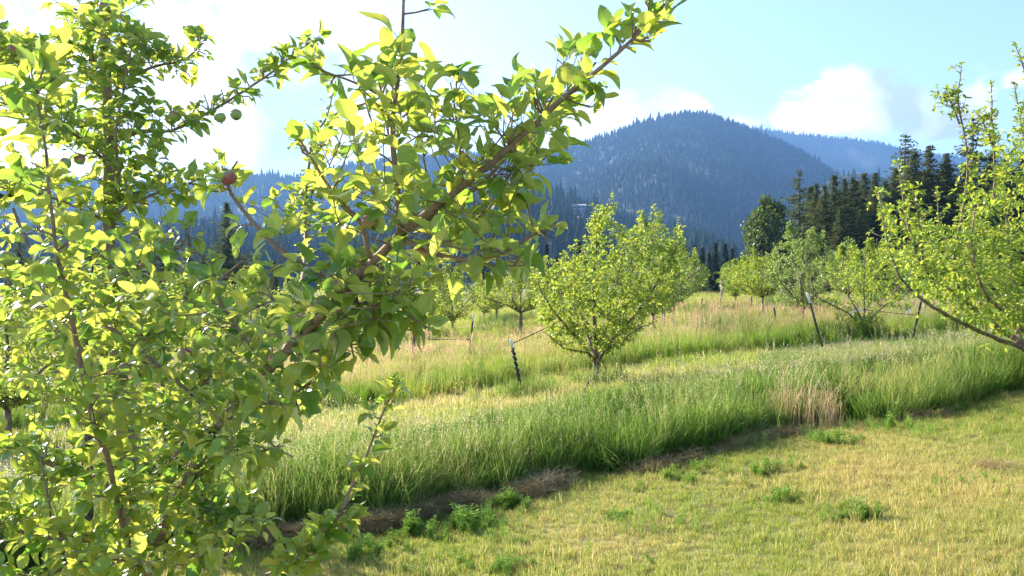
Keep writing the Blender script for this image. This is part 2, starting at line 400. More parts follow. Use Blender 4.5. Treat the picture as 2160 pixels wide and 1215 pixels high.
class Hill:
    def __init__(s, name, prof, D, D0, seed, gully, tree_px=0, shape=.85):
        s.name = name; s.D = D; s.D0 = D0; s.seed = seed; s.gully = gully; s.shape = shape
        px = np.array([p[0] for p in prof], float); py = np.array([p[1] for p in prof], float) + tree_px
        s.kx = (px - 1080) / F; s.hz = (607.5 - py) / F * D

    def height(s, k, d):
        ridge = np.interp(k, s.kx, s.hz)
        ridge = (ridge + np.interp(k - .012, s.kx, s.hz) + np.interp(k + .012, s.kx, s.hz)) / 3
        t = (d - s.D0) / (s.D - s.D0)
        up = np.clip(t, 0, 1) ** s.shape
        sm = up * (1 - .10 * (1 - up))
        back = np.clip((d - s.D) / (s.D * .5), 0, 1)
        base = ridge * sm * (1 - .8 * back) - 12 * (1 - np.clip(t * 6, 0, 1))
        x = k * d
        nz = (fbm(x / 330 + 50, d / 520 + 50, 5, s.seed) - .48)
        rid = np.abs(fbm(x / 260 + 9, d / 700 + 30, 3, s.seed + 7) - .45)
        amp = s.gully * np.clip(t * 3, 0, 1) * (1 - np.clip(t, 0, 1) ** 3 * .93) * (1 - back)
        return base + amp * (nz * 1.3 + rid * 1.6 - .25)

    def build(s, label=None):
        ks = np.linspace(s.kx[0], s.kx[-1], 300)
        ds = np.concatenate([np.linspace(s.D0, s.D, 150), np.linspace(s.D * 1.02, s.D * 1.3, 12)])
        K, Dd = np.meshgrid(ks, ds, indexing='ij'); Z = s.height(K, Dd)
        V = np.stack([K * Dd, Dd, Z], -1).reshape(-1, 3); n, m = K.shape
        i = np.arange(n - 1)[:, None] * m; j = np.arange(m - 1)[None]
        Q = np.stack([i + j, i + m + j, i + m + j + 1, i + j + 1], -1).reshape(-1, 4)
        mb = MB(); mb.add(V, Q); o = mb.obj(s.name, M_HILL, smooth=True); o['kind'] = 'structure'
        return o

    def forest(s, n, h0, h1, tiers, sides, tmin, gap, label, kmin=-.72, kmax=.72, name='hillside_forest'):
        r = np.random.default_rng(s.seed + 99)
        k = r.uniform(max(s.kx[0], kmin), min(s.kx[-1], kmax), n * 3); t = 1 - (1 - tmin) * r.random(n * 3) ** 1.25 * 1.0
        t = np.where(r.random(n * 3) < .08, r.uniform(1, 1.03, n * 3), t)
        d = s.D0 + (s.D - s.D0) * t; x = k * d
        dn = fbm(x / 140, d / 140, 4, s.seed + 3)
        keep = dn + r.normal(0, .06, n * 3) > gap
        k, d, x = k[keep][:n], d[keep][:n], x[keep][:n]
        z = s.height(k, d) - .8; n = len(k)
        h = r.uniform(h0, h1, n) * (1 + .5 * (r.random(n) < .06)); rad = h * r.uniform(.15, .24, n)
        mb = MB(); a = np.arange(sides) / sides * 2 * np.pi
        rnd = np.repeat(r.random(n), tiers * (sides + 1)).reshape(n, -1)
        V = []; Tr = []
        for j in range(tiers):
            f0 = .10 + .80 * j / tiers; f1 = min(1, f0 + 1.9 / tiers)
            if j == tiers - 1: f1 = 1.
            rr = rad * (1 - f0) ** .8 * 1.05
            ang = a[None] + r.uniform(0, 6.28, n)[:, None]
            jit = r.uniform(.55, 1.25, (n, sides)) * rr[:, None]
            ring = np.stack([x[:, None] + np.cos(ang) * jit, d[:, None] + np.sin(ang) * jit, z[:, None] + h[:, None] * (f0 - r.uniform(0, .05, (n, sides)))], -1)
            top = np.stack([x, d, z + h * f1], -1)[:, None]
            V.append(np.concatenate([ring, top], 1))
        V = np.concatenate(V, 1); per = tiers * (sides + 1)
        base = np.arange(n)[:, None, None] * per
        tri = []
        for j in range(tiers):
            o = j * (sides + 1); q = np.arange(sides)
            tri.append(np.stack([o + q, o + (q + 1) % sides, np.full(sides, o + sides)], 1))
        tri = np.concatenate(tri)[None] + base
        A = np.zeros((n * per, 3)); A[:, 2] = rnd.ravel()
        mb.add(V.reshape(-1, 3), T=tri.reshape(-1, 3), A=A)
        o = mb.obj(name, M_FOREST); tag(o, label, 'forest', kind='stuff')
        return o


H_MAIN = Hill('mountain', [(-900, 300), (-500, 330), (-200, 350), (0, 368), (150, 372), (300, 380), (420, 385), (500, 372), (560, 364), (620, 372), (700, 350), (780, 332), (860, 326), (1000, 318), (1180, 311), (1240, 292), (1300, 267), (1350, 250), (1400, 238), (1455, 226),
                           (1500, 233), (1560, 255), (1610, 278), (1680, 305), (1740, 345), (1800, 385), (1870, 430), (2000, 500), (2300, 560), (2700, 590)], 2400, 1150, 5, 95, 9)
H_BACK = Hill('far_mountain', [(1200, 360), (1400, 275), (1530, 258), (1600, 264), (1700, 279), (1800, 288), (1870, 298), (1950, 318), (2050, 328), (2200, 332), (2500, 330), (3000, 400)], 4000, 2500, 25, 110, 6)
H_SMALL = Hill('wooded_hill', [(1500, 560), (1600, 520), (1660, 450), (1700, 405), (1745, 358), (1790, 344), (1850, 346), (1900, 368), (2000, 385), (2200, 400), (2600, 430)], 1500, 1000, 45, 30, 18)
H_FOOT = Hill('foothill', [(-900, 440), (-400, 455), (0, 470), (200, 470), (330, 455), (430, 440), (520, 470), (700, 470), (900, 420), (1000, 395), (1100, 372), (1160, 385), (1230, 415), (1300, 436), (1400, 458), (1470, 470), (1560, 505), (1640, 530), (2000, 560), (2600, 580)], 1100, 420, 65, 22, 26, .9)
for h_ in (H_MAIN, H_BACK, H_SMALL, H_FOOT): h_.build()
H_MAIN.forest(34000, 10, 20, 3, 6, .03, .20, 'dense conifer forest covering the big rounded mountain')
H_BACK.forest(6000, 12, 22, 3, 5, .55, .34, 'hazy blue forest on the far ridge behind the big mountain', kmin=.05)
H_SMALL.forest(1800, 12, 20, 4, 6, .35, .30, 'forest on the low hill between the mountain and the right wood', kmin=.2)
H_FOOT.forest(6500, 11, 21, 5, 7, .10, .33, 'lit conifer forest on the foothill below the mountain slope')

# hillside houses
M_WALL = noise_material('house_wall', (.16, .17, .20), (.22, .23, .26), 1, .8, 0)
M_ROOF = noise_material('house_roof', (.12, .13, .15), (.2, .21, .23), 1, .6, 0)
M_WINDOW = noise_material('window_glass', (.02, .025, .03), (.05, .06, .07), 1, .2, 0)


def house(px, py, d, w, dp, h, label, floors=1):
    p = P(px, py, d); k = (px - 1080) / F
    t = thing('house', label, 'house', p, 'houses on the forested foothill')
    mb = MB(); box(mb, (0, 0, h / 2 - 3), (w, dp, h + 6)); mb.obj('wall', M_WALL, t)
    mb = MB(); o = 1.0; hh = h * .45
    V = [(-w / 2 - o, -dp / 2 - o, h), (w / 2 + o, -dp / 2 - o, h), (w / 2 + o, dp / 2 + o, h), (-w / 2 - o, dp / 2 + o, h), (-w / 2 - o, 0, h + hh), (w / 2 + o, 0, h + hh)]
    V += [(a, b, c + .25) for a, b, c in V]
    mb.add(V, Q=[[0, 3, 2, 1], [6, 7, 11, 10], [8, 9, 10, 11], [0, 1, 7, 6], [2, 3, 9, 8]], T=[[0, 4, 3], [1, 2, 5], [6, 9, 10], [7, 11, 8]]); mb.obj('roof', M_ROOF, t)
    for f in range(floors):
        for i in range(4):
            mb = MB(); box(mb, (-w / 2 + w * (i + .5) / 4, -dp / 2 - .05, 1.6 + f * 3), (w * .13, .2, 1.3)); mb.obj('window', M_WINDOW, t)
    return t


def foot_house(px, t, w, dp, h, label, floors):
    k = (px - 1080) / F; d = H_FOOT.D0 + (H_FOOT.D - H_FOOT.D0) * t
    z = float(H_FOOT.height(np.array([k]), np.array([d]))[0])
    o = house(px, 0, d, w, dp, h, label, floors); o.location = (k * d, d, z + 5)
    return o


foot_house(1216, .80, 20, 10, 6, 'larger dark two storey house among trees on the foothill', 2)
foot_house(1213, .60, 12, 8, 3.5, 'small pale roofed house lower on the foothill, below the larger house', 1)

# ------------------------------------------------------------------ background wood: conifers and broadleaf trees


def conifer_mesh(seed, H, R, style):
    """style 0 fir / spruce, 1 ragged pine, 2 larch-like wide branches"""
    r = np.random.default_rng(seed)
    tb = MB(); zs = np.linspace(0, H * .985, 9)
    tube(tb, np.stack([.10 * np.sin(zs * .5 + seed), .10 * np.cos(zs * .4), zs], 1), np.linspace(H * .014 + .05, .02, 9), 7)
    C = []; S = []; Dn = []
    z = H * (.05 if style == 0 else .12 if style == 2 else .22)
    while z < H * .985:
        f = z / H
        if style == 0: L0 = R * 1.15 * (1 - f) ** .85 * (1 if f > .06 else .8)
        elif style == 1: L0 = R * (np.sin(np.pi * min(1, max(0, (f - .12)) / .88) ** .75) * .8 + .15) * (1 if f < .93 else .7)
        else: L0 = R * 1.1 * (1 - f) ** .9 * (.75 + .35 * r.random())
        nb = r.integers(5, 8) if style != 1 else r.integers(3, 6)
        for b in range(nb):
            L = L0 * r.uniform(.6, 1.15); a = r.uniform(0, 6.283)
            if style == 1 and r.random() < .15: L *= 1.3
            dr = -.25 if style == 0 else r.uniform(-.15, .35) if style == 1 else -.12
            n = max(2, int(L / (.33 if style != 1 else .4)))
            s = (np.arange(n) + .6) / n * L
            pz = z + dr * s + (.35 if style == 2 else .12) * s * s / max(L, .5)
            c = np.stack([np.cos(a) * s, np.sin(a) * s, pz], 1)
            k = 4
            c = np.repeat(c, k, 0) + r.normal(0, 1, (n * k, 3)) * np.array([.13, .13, .07]) * (1.0 + .12 * L)
            C.append(c); S.append(np.repeat((.34 - .12 * (s / L)) * (1 if style != 1 else 1.25) * (1.1 - .6 * f), k)); Dn.append(np.tile([math.cos(a), math.sin(a), dr], (n * k, 1)))
            if L > 1.2 and r.random() < .5: tube(tb, [[0, 0, z], [math.cos(a) * L * .8, math.sin(a) * L * .8, z + dr * L * .8]], [.035, .01], 3, cap=False)
        z += (.30 if style == 0 else .55 if style == 1 else .34) * (H / 18) ** .5 * r.uniform(.7, 1.3) * (1.1 - .5 * f)
    C = np.concatenate(C); S = np.concatenate(S)[:, None] * (H / 18) ** .4; Dn = np.concatenate(Dn); n = len(C)
    e = unit(Dn + r.normal(0, .55, (n, 3))); up = unit(np.array([0, 0, 1.]) + r.normal(0, .55, (n, 3))); w = unit(np.cross(e, up))
    # each clump: a narrow, kinked spray of needles
    V = np.stack([C - e * S, C + w * S * .42, C + e * S * 1.15 - np.array([0, 0, .12]) * S, C - w * S * .42], 1).reshape(-1, 3)
    Q = np.arange(n * 4).reshape(n, 4)
    A = np.zeros((n * 4, 3)); A[:, 2] = np.repeat(r.random(n), 4)
    cb = MB(); cb.add(V, Q, A=A)
    return tb, cb


def copy_tree(root, loc, rz, sc, label, group=None):
    c = root.copy(); COL.objects.link(c); c.location = loc; c.rotation_euler = (0, 0, rz); c.scale = sc
    c['label'] = label
    if group: c['group'] = group
    for ch in root.children:
        d = ch.copy(); COL.objects.link(d); d.parent = c
        for g in ch.children:
            e = g.copy(); COL.objects.link(e); e.parent = d
    return c


PROTO = {}


def conifer(kind, px, topy, d, label, group=None, wide=1.0, basey=None):
    """place a conifer whose tip stands at photo height topy"""
    x = (px - 1080) / F * d; gz = float(ground_z(x, d)) - .15
    H = EYE - (topy - 607.5) / F * d - gz
    spec = {'fir': (3, 18, 4.3, 0, M_NEEDLE), 'fir_b': (4, 18, 3.7, 0, M_NEEDLE), 'fir_c': (14, 18, 4.6, 2, M_NEEDLE), 'pine': (7, 20, 3.2, 1, M_NEEDLE), 'pine_b': (8, 20, 2.7, 1, M_NEEDLE),
            'spruce': (9, 8, 1.7, 0, M_NEEDLE_SP), 'spruce_b': (10, 8, 1.5, 0, M_NEEDLE_SP), 'larch': (5, 18, 4.4, 2, M_NEEDLE), 'big_fir': (6, 15, 4.2, 2, M_NEEDLE)}[kind]
    if topy < 480 and px > 1700: wide *= 1.35
    s = H / spec[1]; rz = random.Random(int(px * 7 + d)).uniform(0, 6.28)
    cat = 'pine tree' if kind.startswith('pine') else 'fir tree'
    if kind not in PROTO:
        nm = 'pine_tree' if kind.startswith('pine') else 'spruce_tree' if kind.startswith('spruce') else 'fir_tree'
        t = thing(nm, label, cat, (x, d, gz), group)
        tb, cb = conifer_mesh(*spec[:4]); tb.obj('trunk', M_CBARK, t); cb.obj('crown', spec[4], t)
        t.rotation_euler = (0, 0, rz); t.scale = (s * wide, s * wide, s); PROTO[kind] = t
        return t
    return copy_tree(PROTO[kind], (x, d, gz), rz, (s * wide, s * wide, s), label, group)


WOOD = 'conifers of the dark wood behind the right side of the field'
conifer('pine', 1685, 357, 104, 'tall dark pine at the left end of the right wood, beside the leafy poplar', WOOD, 1.1)
conifer('fir_b', 1722, 384, 108, 'slim fir just right of the tall dark pine at the end of the wood', WOOD)
conifer('fir_b', 1740, 388, 100, 'slim fir second to the right of the tall dark pine', WOOD)
conifer('fir', 1760, 366, 110, 'pointed fir standing in the middle of the step in the wood skyline', WOOD)
conifer('fir_c', 1781, 374, 106, 'ragged fir right of the pointed fir in the wood', WOOD)
conifer('fir_b', 1799, 371, 112, 'slender fir before the paired broad firs of the wood', WOOD)
conifer('fir', 1824, 362, 109, 'left one of two equal firs rising before the taller part of the wood', WOOD)
conifer('larch', 1846, 361, 105, 'right one of two equal firs rising before the taller part of the wood', WOOD)
conifer('larch', 1868, 378, 107, 'broad fir right of the two equal firs', WOOD, 1.0)
conifer('fir', 1889, 352, 109, 'fir just left of the ragged open pine', WOOD)
conifer('pine_b', 1911, 276, 112, 'tall ragged pine with an open crooked top above the wood', WOOD)
conifer('fir', 1928, 316, 106, 'dense fir below the ragged open pine', WOOD, 1.1)
conifer('larch', 1961, 303, 108, 'wide fir with a thin spire right of the ragged open pine', WOOD, 1.15)
conifer('fir_b', 1998, 320, 104, 'fir filling the dip before the dark round topped pine', WOOD, 1.1)
conifer('pine', 2054, 246, 106, 'tallest dark round topped pine behind the shoots of the right apple tree', WOOD, 1.0)
conifer('fir', 2092, 316, 103, 'fir right of the tallest dark pine', WOOD)
conifer('fir_b', 2122, 330, 108, 'fir behind the right apple tree near the photo edge', WOOD)
conifer('fir_c', 2155, 322, 104, 'fir at the right edge of the photo', WOOD, 1.1)
conifer('fir', 1816, 440, 95, 'short fir standing in front of the two equal firs', WOOD, 1.1)
conifer('fir_b', 1774, 434, 96, 'short fir standing in front of the pointed fir', WOOD, 1.1)
rr = random.Random(5)
FILL = 'dark conifer packed deep inside the wood on the right'
for i in range(80):
    px = rr.uniform(1690, 2420); top = 400 + rr.uniform(-25, 70) if px < 1870 else 345 + rr.uniform(-5, 110)
    conifer(rr.choice(['fir', 'fir_b', 'larch', 'fir_c']), px, top, rr.uniform(112, 128), FILL, 'firs packed inside the right wood', 1.5)
for i in range(6):
    conifer(rr.choice(['fir', 'larch']), 2190 + i * 60, 320 + rr.uniform(-30, 30), rr.uniform(98, 108), 'fir standing past the right edge of the photo', 'firs past the right edge', 1.1)
SMALLG = 'small spruces along the far field edge'
for px, ty, d, lb in [(1446, 519, 98, 'small spruce showing just right of the middle apple tree'), (1466, 515, 99, 'small spruce second right of the middle apple tree'), (1482, 520, 97, 'small spruce third right of the middle apple tree'),
                      (1510, 510, 96, 'sharp pointed dark spruce, tallest of the small spruce row'), (1530, 512, 99, 'dark spruce just right of the sharp pointed one'), (1545, 522, 96, 'last spruce of the small row, above the round green bush'),
                      (1560, 545, 97, 'low spruce beside the round green bush'), (1496, 532, 102, 'small spruce half hidden behind the sharp pointed spruce')]:
    conifer('spruce' if int(px) % 4 else 'spruce_b', px, ty, d, lb, SMALLG)
for px, ty, d, lb in [(1153, 512, 104, 'dark small fir above the row of apple trees, left of the middle apple tree'), (1176, 540, 100, 'shorter fir left of the middle apple tree'), (1221, 506, 101, 'sharp dark fir directly left of the middle tree top shoot'),
                      (1128, 545, 99, 'low dark fir behind the tip of the near branch'), (1198, 548, 103, 'low fir between two sharper firs left of the middle tree')]:
    conifer('spruce_b', px, ty, d, lb, SMALLG)
conifer('big_fir', 478, 425, 86, 'wide branched dark fir seen through the gap in the near apple tree', None, 1.45)
for px, ty, d, lb in [(398, 492, 92, 'small pointed fir left of the wide branched fir'), (428, 520, 88, 'bushy fir just left of the wide branched fir'), (370, 535, 94, 'low fir farthest left in the gap of the near tree'),
                      (540, 528, 90, 'fir right of the wide branched fir'), (580, 560, 92, 'low fir farther right of the wide branched fir'), (300, 420, 90, 'dark fir behind the leaves left of the gap'), (40, 490, 90, 'dark fir behind the left edge of the near apple tree')]:
    conifer('fir_c' if px in (428, 300) else 'fir', px, ty, d, lb, 'firs behind the left part of the orchard')
rr2 = random.Random(8)
for i in range(22):
    px = rr2.uniform(-400, 1120)
    conifer(rr2.choice(['spruce', 'spruce_b', 'fir']), px, 555 + rr2.uniform(-30, 20), rr2.uniform(96, 106), 'low dark conifer in the hedge of firs far behind the near apple tree', 'low firs far behind the near tree', 1.25)


def broad_mesh(seed, H, R, n, size, base=.15, lobes=9, low=.0):
    r = np.random.default_rng(seed); tb = MB(); cb = MB()
    tube(tb, [[0, 0, 0], [.05, 0, H * .3], [0, .1, H * .75]], [H * .02 + .03, H * .014, .02], 7)
    cen = []; 
    for i in range(lobes):
        f = (i + .5) / lobes; a = r.uniform(0, 6.283); rad = R * (.55 * np.sin(np.pi * min(.95, f * .9 + .08)) + .05)
        c = np.array([np.cos(a) * rad, np.sin(a) * rad, H * (base + low + (1 - base - low - .12) * f)]); cen.append((c, R * r.uniform(.34, .55) * (1.1 - .5 * f)))
        tube(tb, [[0, 0, H * base * .7 + H * .3 * f], c * [.6, .6, .93], c], [.05, .03, .012], 4, cap=False)
    idx = r.integers(0, lobes, n); C = np.array([c for c, _ in cen])[idx]; Rr = np.array([q for _, q in cen])[idx]
    dv = unit(r.normal(0, 1, (n, 3))); rad = r.random(n) ** .4
    c = C + dv * (rad * Rr)[:, None] * np.array([1, 1, 1.2])
    k = np.sin(c[:, 0] * 5.1 / R * 2 + c[:, 2] * 7 / R) + np.sin(c[:, 1] * 6 / R * 2 - c[:, 2] * 5 / R); keep = k > -.9; c = c[keep]; n = len(c)
    e = unit(r.normal(0, 1, (n, 3)) + [0, 0, -.3]); up = unit(r.normal(0, .7, (n, 3)) + [0, 0, 1]); w = unit(np.cross(e, up)); S = size * r.uniform(.6, 1.3, (n, 1))
    V = np.stack([c, c + e * S * .5 + w * S * .35, c + e * S, c + e * S * .5 - w * S * .35], 1).reshape(-1, 3)
    A = np.zeros((n * 4, 3)); A[:, 2] = np.repeat(r.random(n), 4); cb.add(V, np.arange(n * 4).reshape(n, 4), A=A)
    return tb, cb


def broad(name, px, topy, d, R, seed, label, cat, mat, n=5000, size=.28, **kw):
    x = (px - 1080) / F * d; gz = float(ground_z(x, d)) - .1; H = EYE - (topy - 607.5) / F * d - gz
    t = thing(name, label, cat, (x, d, gz)); tb, cb = broad_mesh(seed, H, R, n, size, **kw)
    tb.obj('trunk', M_CBARK, t); cb.obj('crown', mat, t); return t


broad('poplar_tree', 1622, 402, 98, 3.6, 31, 'tall olive green leafy poplar at the left end of the dark wood', 'poplar tree', M_POPLAR, 11000, .40, lobes=26)
broad('round_bush', 1548, 552, 92, 2.2, 32, 'round fresh green bush before the small spruces', 'bush', M_BROAD, 4000, .22, base=.1)
broad('leafy_shrub', 1478, 560, 94, 1.7, 33, 'rounded green shrub right of the middle tree, before the spruces', 'shrub', M_BROAD, 3000, .22, base=.1)
broad('poplar_tree', 1590, 520, 100, 2.4, 34, 'lower leafy tree at the foot of the tall poplar', 'tree', M_POPLAR, 4000, .3)
broad('leafy_shrub', 500, 612, 60, 2.0, 35, 'pale round shrub beneath the wide branched fir', 'shrub', M_BROAD, 3500, .2, base=.1)
broad('leafy_shrub', 1790, 500, 88, 3.0, 36, 'pale leafy tree in front of the dark firs, right of the grey green apple tree', 'tree', M_BROAD, 5000, .25)
broad('leafy_shrub', 2020, 560, 92, 2.6, 37, 'green tree at the field edge behind the right apple tree', 'tree', M_BROAD, 4000, .25)

# ------------------------------------------------------------------ leaf templates


def leaf_template(rows, cols, curl, fold, wave, width, seed, serr=.05, bend=0., pet=.28, petiole=True):
    r = np.random.default_rng(seed)
    u = np.linspace(0, 1, rows); v = np.linspace(-1, 1, cols)
    w = np.sin(np.pi * u ** .78) ** .72 * width * (1 - .12 * u); w[0] = .02 * width; w[-1] = 0.004
    U, Vv = np.meshgrid(u, v, indexing='ij'); W = w[:, None] * Vv
    edge = np.abs(Vv) > .99
    W = W * np.where(edge, 1 + serr * np.where(np.arange(rows)[:, None] % 2 == 0, 1, -1), 1)
    ph = r.uniform(0, 6, 2)
    ang = curl * U; # curvature along the length
    s = U
    X = np.sin(ang + 1e-6) / (curl + 1e-6); Zc = -(1 - np.cos(ang)) / (curl + 1e-6)
    Z = Zc + fold * np.abs(W) * 1.0 + wave * np.abs(Vv) ** 1.5 * np.sin(U * 9 + ph[0] + (Vv > 0) * ph[1]) * width
    Y = W * math.sqrt(max(.1, 1 - .4 * fold * fold)) + bend * U * U
    V = np.stack([X + pet, Y, Z], -1).reshape(-1, 3)
    A = np.stack([U, Vv, np.zeros_like(U)], -1).reshape(-1, 3)
    i = np.arange(rows - 1)[:, None] * cols; j = np.arange(cols - 1)[None]
    Q = np.stack([i + j, i + cols + j, i + cols + j + 1, i + j + 1], -1).reshape(-1, 4)
    if petiole:
        n = len(V); a = np.arange(3) * 2.094; rp = .014
        pts = [(0, 0, -.05), (pet * .6, 0, -.012), (pet + .02, 0, 0)]
        PV = np.array([[x, y + rp * math.cos(q), z + rp * math.sin(q)] for x, y, z in pts for q in a])
        PQ = [[n + 3 * k + m, n + 3 * k + (m + 1) % 3, n + 3 * k + 3 + (m + 1) % 3, n + 3 * k + 3 + m] for k in range(2) for m in range(3)]
        V = np.vstack([V, PV]); Q = np.vstack([Q, PQ]); A = np.vstack([A, np.tile([-1., 0, 0], (9, 1))])
    return V, Q, A


def mk_templates(rows, cols, n, seed, petiole=True, serr=.05):
    r = np.random.default_rng(seed)
    return [leaf_template(rows, cols, r.uniform(.2, 1.45), r.uniform(.05, .75), r.uniform(.02, .16), r.uniform(.25, .37), seed * 50 + i, serr, r.uniform(-.1, .1), petiole=petiole) for i in range(n)]


T_HI = mk_templates(15, 7, 22, 1, serr=.06)
T_MID = mk_templates(6, 5, 8, 2, serr=.0)
T_LOW = mk_templates(4, 3, 6, 3, petiole=False, serr=0)


class Plant:
    """a woody skeleton in world space and the leaves it carries"""
    def __init__(s, seed, templates):
        s.r = np.random.default_rng(seed); s.wood = MB(); s.nodes = []; s.nr = []; s.leaf = []; s.T = templates

    def limb(s, pts, r0, r1, sides=8, step=.05, nodes=True, bump=.03, wig=.0):
        pts = np.asarray(pts, float); rad = np.linspace(r0, r1, len(pts))
        p, rd = smooth_path(pts, rad, step)
        if wig: p[1:-1] += s.r.normal(0, wig, p[1:-1].shape)
        tube(s.wood, p, rd, sides, bump=bump)
        if nodes:
            s.nodes.extend(p.tolist()); s.nr.extend(rd.tolist())
        return p

    def leaves_on(s, p, size, spacing=.03, start=.25, tip=4, droop=.0, size_grow=1.0, clump=1, upw=.35):
        p = np.asarray(p, float); seg = np.linalg.norm(np.diff(p, axis=0), axis=1); cum = np.concatenate([[0], np.cumsum(seg)]); Ln = cum[-1]
        pos = np.arange(start * Ln, Ln, spacing) if Ln > spacing else np.array([Ln * .7])
        a = s.r.uniform(0, 6.28)
        for q in pos:
            q = min(Ln * .999, q + s.r.uniform(-.3, .3) * spacing)
            c = np.array([np.interp(q, cum, p[:, k]) for k in range(3)]); i = min(len(seg) - 1, np.searchsorted(cum, q) - 1); t = unit(p[i + 1] - p[i])
            for _ in range(clump if s.r.random() < .6 else 1):
                a += 2.4 + s.r.normal(0, .3); s._leaf(c, t, a, s.r.uniform(.8, 1.35), size * s.r.uniform(.55, 1.15), droop, upw)
        t = unit(p[-1] - p[-2])
        for k in range(tip):
            a += 2.4; s._leaf(p[-1], t, a, s.r.uniform(.25, 1.0), size * s.r.uniform(.55, .95), droop, upw)

    def _leaf(s, c, t, a, open_, size, droop, upw):
        ref = np.array([0, 0, 1.]) if abs(t[2]) < .9 else np.array([1., 0, 0])
        u = unit(np.cross(t, ref)); w = np.cross(t, u)
        x = t * math.cos(open_) + (u * math.cos(a) + w * math.sin(a)) * math.sin(open_)
        x = unit(x + np.array([0, 0, upw - droop]) * .85 + s.r.normal(0, .12, 3))
        z = unit(np.array([0, 0, 1.]) + s.r.normal(0, .38, 3) + t * .25)
        y = np.cross(z, x); ny = np.linalg.norm(y)
        if ny < .15: y = unit(s.r.normal(0, 1, 3)); y = unit(y - x * np.dot(x, y))
        else: y /= ny
        z = np.cross(x, y)
        s.leaf.append((*c, *x, *y, *z, size))

    def fill(s, targets, size, spacing, rmax=.006, sides=5, tip=4, sag=.0, start=.2, maxlen=.7, clump=1, upw=.35, lenmin=.12, uptilt=.25, leafless=0):
        targets = np.asarray(targets, float); s.nodes = list(s.nodes)
        nd = np.array(s.nodes); nr = np.array(s.nr)
        dist = np.array([np.min(np.linalg.norm(nd - t, axis=1)) for t in targets])
        for t in targets[np.argsort(dist)]:
            dv = nd - t; dd = np.linalg.norm(dv, axis=1) + .7 * np.maximum(0, dv[:, 2])
            dd = dd + np.where(np.linalg.norm(dv, axis=1) < lenmin, .3, 0)
            i = int(np.argmin(dd)); b = nd[i]; Ln = np.linalg.norm(t - b)
            if Ln < .04: continue
            n = max(3, int(Ln / .07)); q = np.linspace(0, 1, n + 1)[:, None]
            off = s.r.normal(0, .06, 3) * Ln
            mid = (b + t) / 2 + np.array([0, 0, -uptilt * Ln]) * .35 + off
            p = (1 - q) ** 2 * b + 2 * q * (1 - q) * mid + q * q * t
            p[1:-1] += s.r.normal(0, .012 * Ln, p[1:-1].shape)
            r0 = min(rmax, .0016 + .006 * Ln, nr[i] * .8 + .0005)
            tube(s.wood, p, np.linspace(r0, max(.0011, r0 * .4), len(p)), sides)
            nd = np.vstack([nd, p[1:]]); nr = np.concatenate([nr, np.linspace(r0, r0 * .5, len(p) - 1)])
            s.leaves_on(p, size, spacing, start, tip, sag, clump=clump, upw=upw)
        s.nodes = nd.tolist(); s.nr = nr.tolist()

    def spurs(s, p, n, size, lo=.015, hi=.07, start=.0, tip=6, clump=1):
        """short fruiting spurs with a rosette of leaves, straight on a limb"""
        for _ in range(n):
            i = int(s.r.uniform(start, 1) * (len(p) - 2)) + 1; t = unit(p[i] - p[i - 1]); L_ = s.r.uniform(lo, hi)
            d = unit(np.cross(t, s.r.normal(0, 1, 3)) + np.array([0, 0, .35]) + t * .4); e = p[i] + d * L_
            tube(s.wood, [p[i], p[i] + d * L_ * .5 + s.r.normal(0, .003, 3), e], [.0028, .0022, .0026], 5)
            a = s.r.uniform(0, 6.28)
            for k in range(s.r.integers(tip - 2, tip + 2)):
                a += 2.4; s._leaf(e, d, a, s.r.uniform(.3, 1.5), size * s.r.uniform(.45, 1.05), .0, .3)

    def build_leaves(s, origin):
        Lf = np.array(s.leaf); n = len(Lf); mb = MB(); ti = s.r.integers(0, len(s.T), n); rnd = s.r.random(n)
        for k, (V, Q, A) in enumerate(s.T):
            m = ti == k; q = Lf[m]
            if not len(q): continue
            C, X, Y, Z, S = q[:, 0:3], q[:, 3:6], q[:, 6:9], q[:, 9:12], q[:, 12]
            W = C[:, None] + S[:, None, None] * (V[None, :, 0:1] * X[:, None] + V[None, :, 1:2] * Y[:, None] + V[None, :, 2:3] * Z[:, None])
            At = np.repeat(A[None], len(q), 0).copy(); At[:, :, 2] = rnd[m][:, None]
            QQ = Q[None] + np.arange(len(q))[:, None, None] * len(V)
            mb.add(W.reshape(-1, 3), QQ.reshape(-1, 4), A=At.reshape(-1, 3))
        return mb


def in_poly(x, y, poly):
    c = np.zeros(len(x), bool); n = len(poly)
    for i in range(n):
        x1, y1 = poly[i]; x2, y2 = poly[(i + 1) % n]
        m = ((y1 > y) != (y2 > y)) & (x < (x2 - x1) * (y - y1) / (y2 - y1 + 1e-9) + x1); c ^= m
    return c


def poly_targets(poly, n, d0, d1, seed, min_sep=0):
    r = np.random.default_rng(seed); P_ = np.array(poly, float); lo, hi = P_.min(0), P_.max(0); out = []
    while len(out) < n:
        x = r.uniform(lo[0], hi[0], 50); y = r.uniform(lo[1], hi[1], 50); k = in_poly(x, y, poly)
        for a, b in zip(x[k], y[k]): out.append(P(a, b, r.uniform(d0, d1)))
    return out[:n]


M_APPLE = None


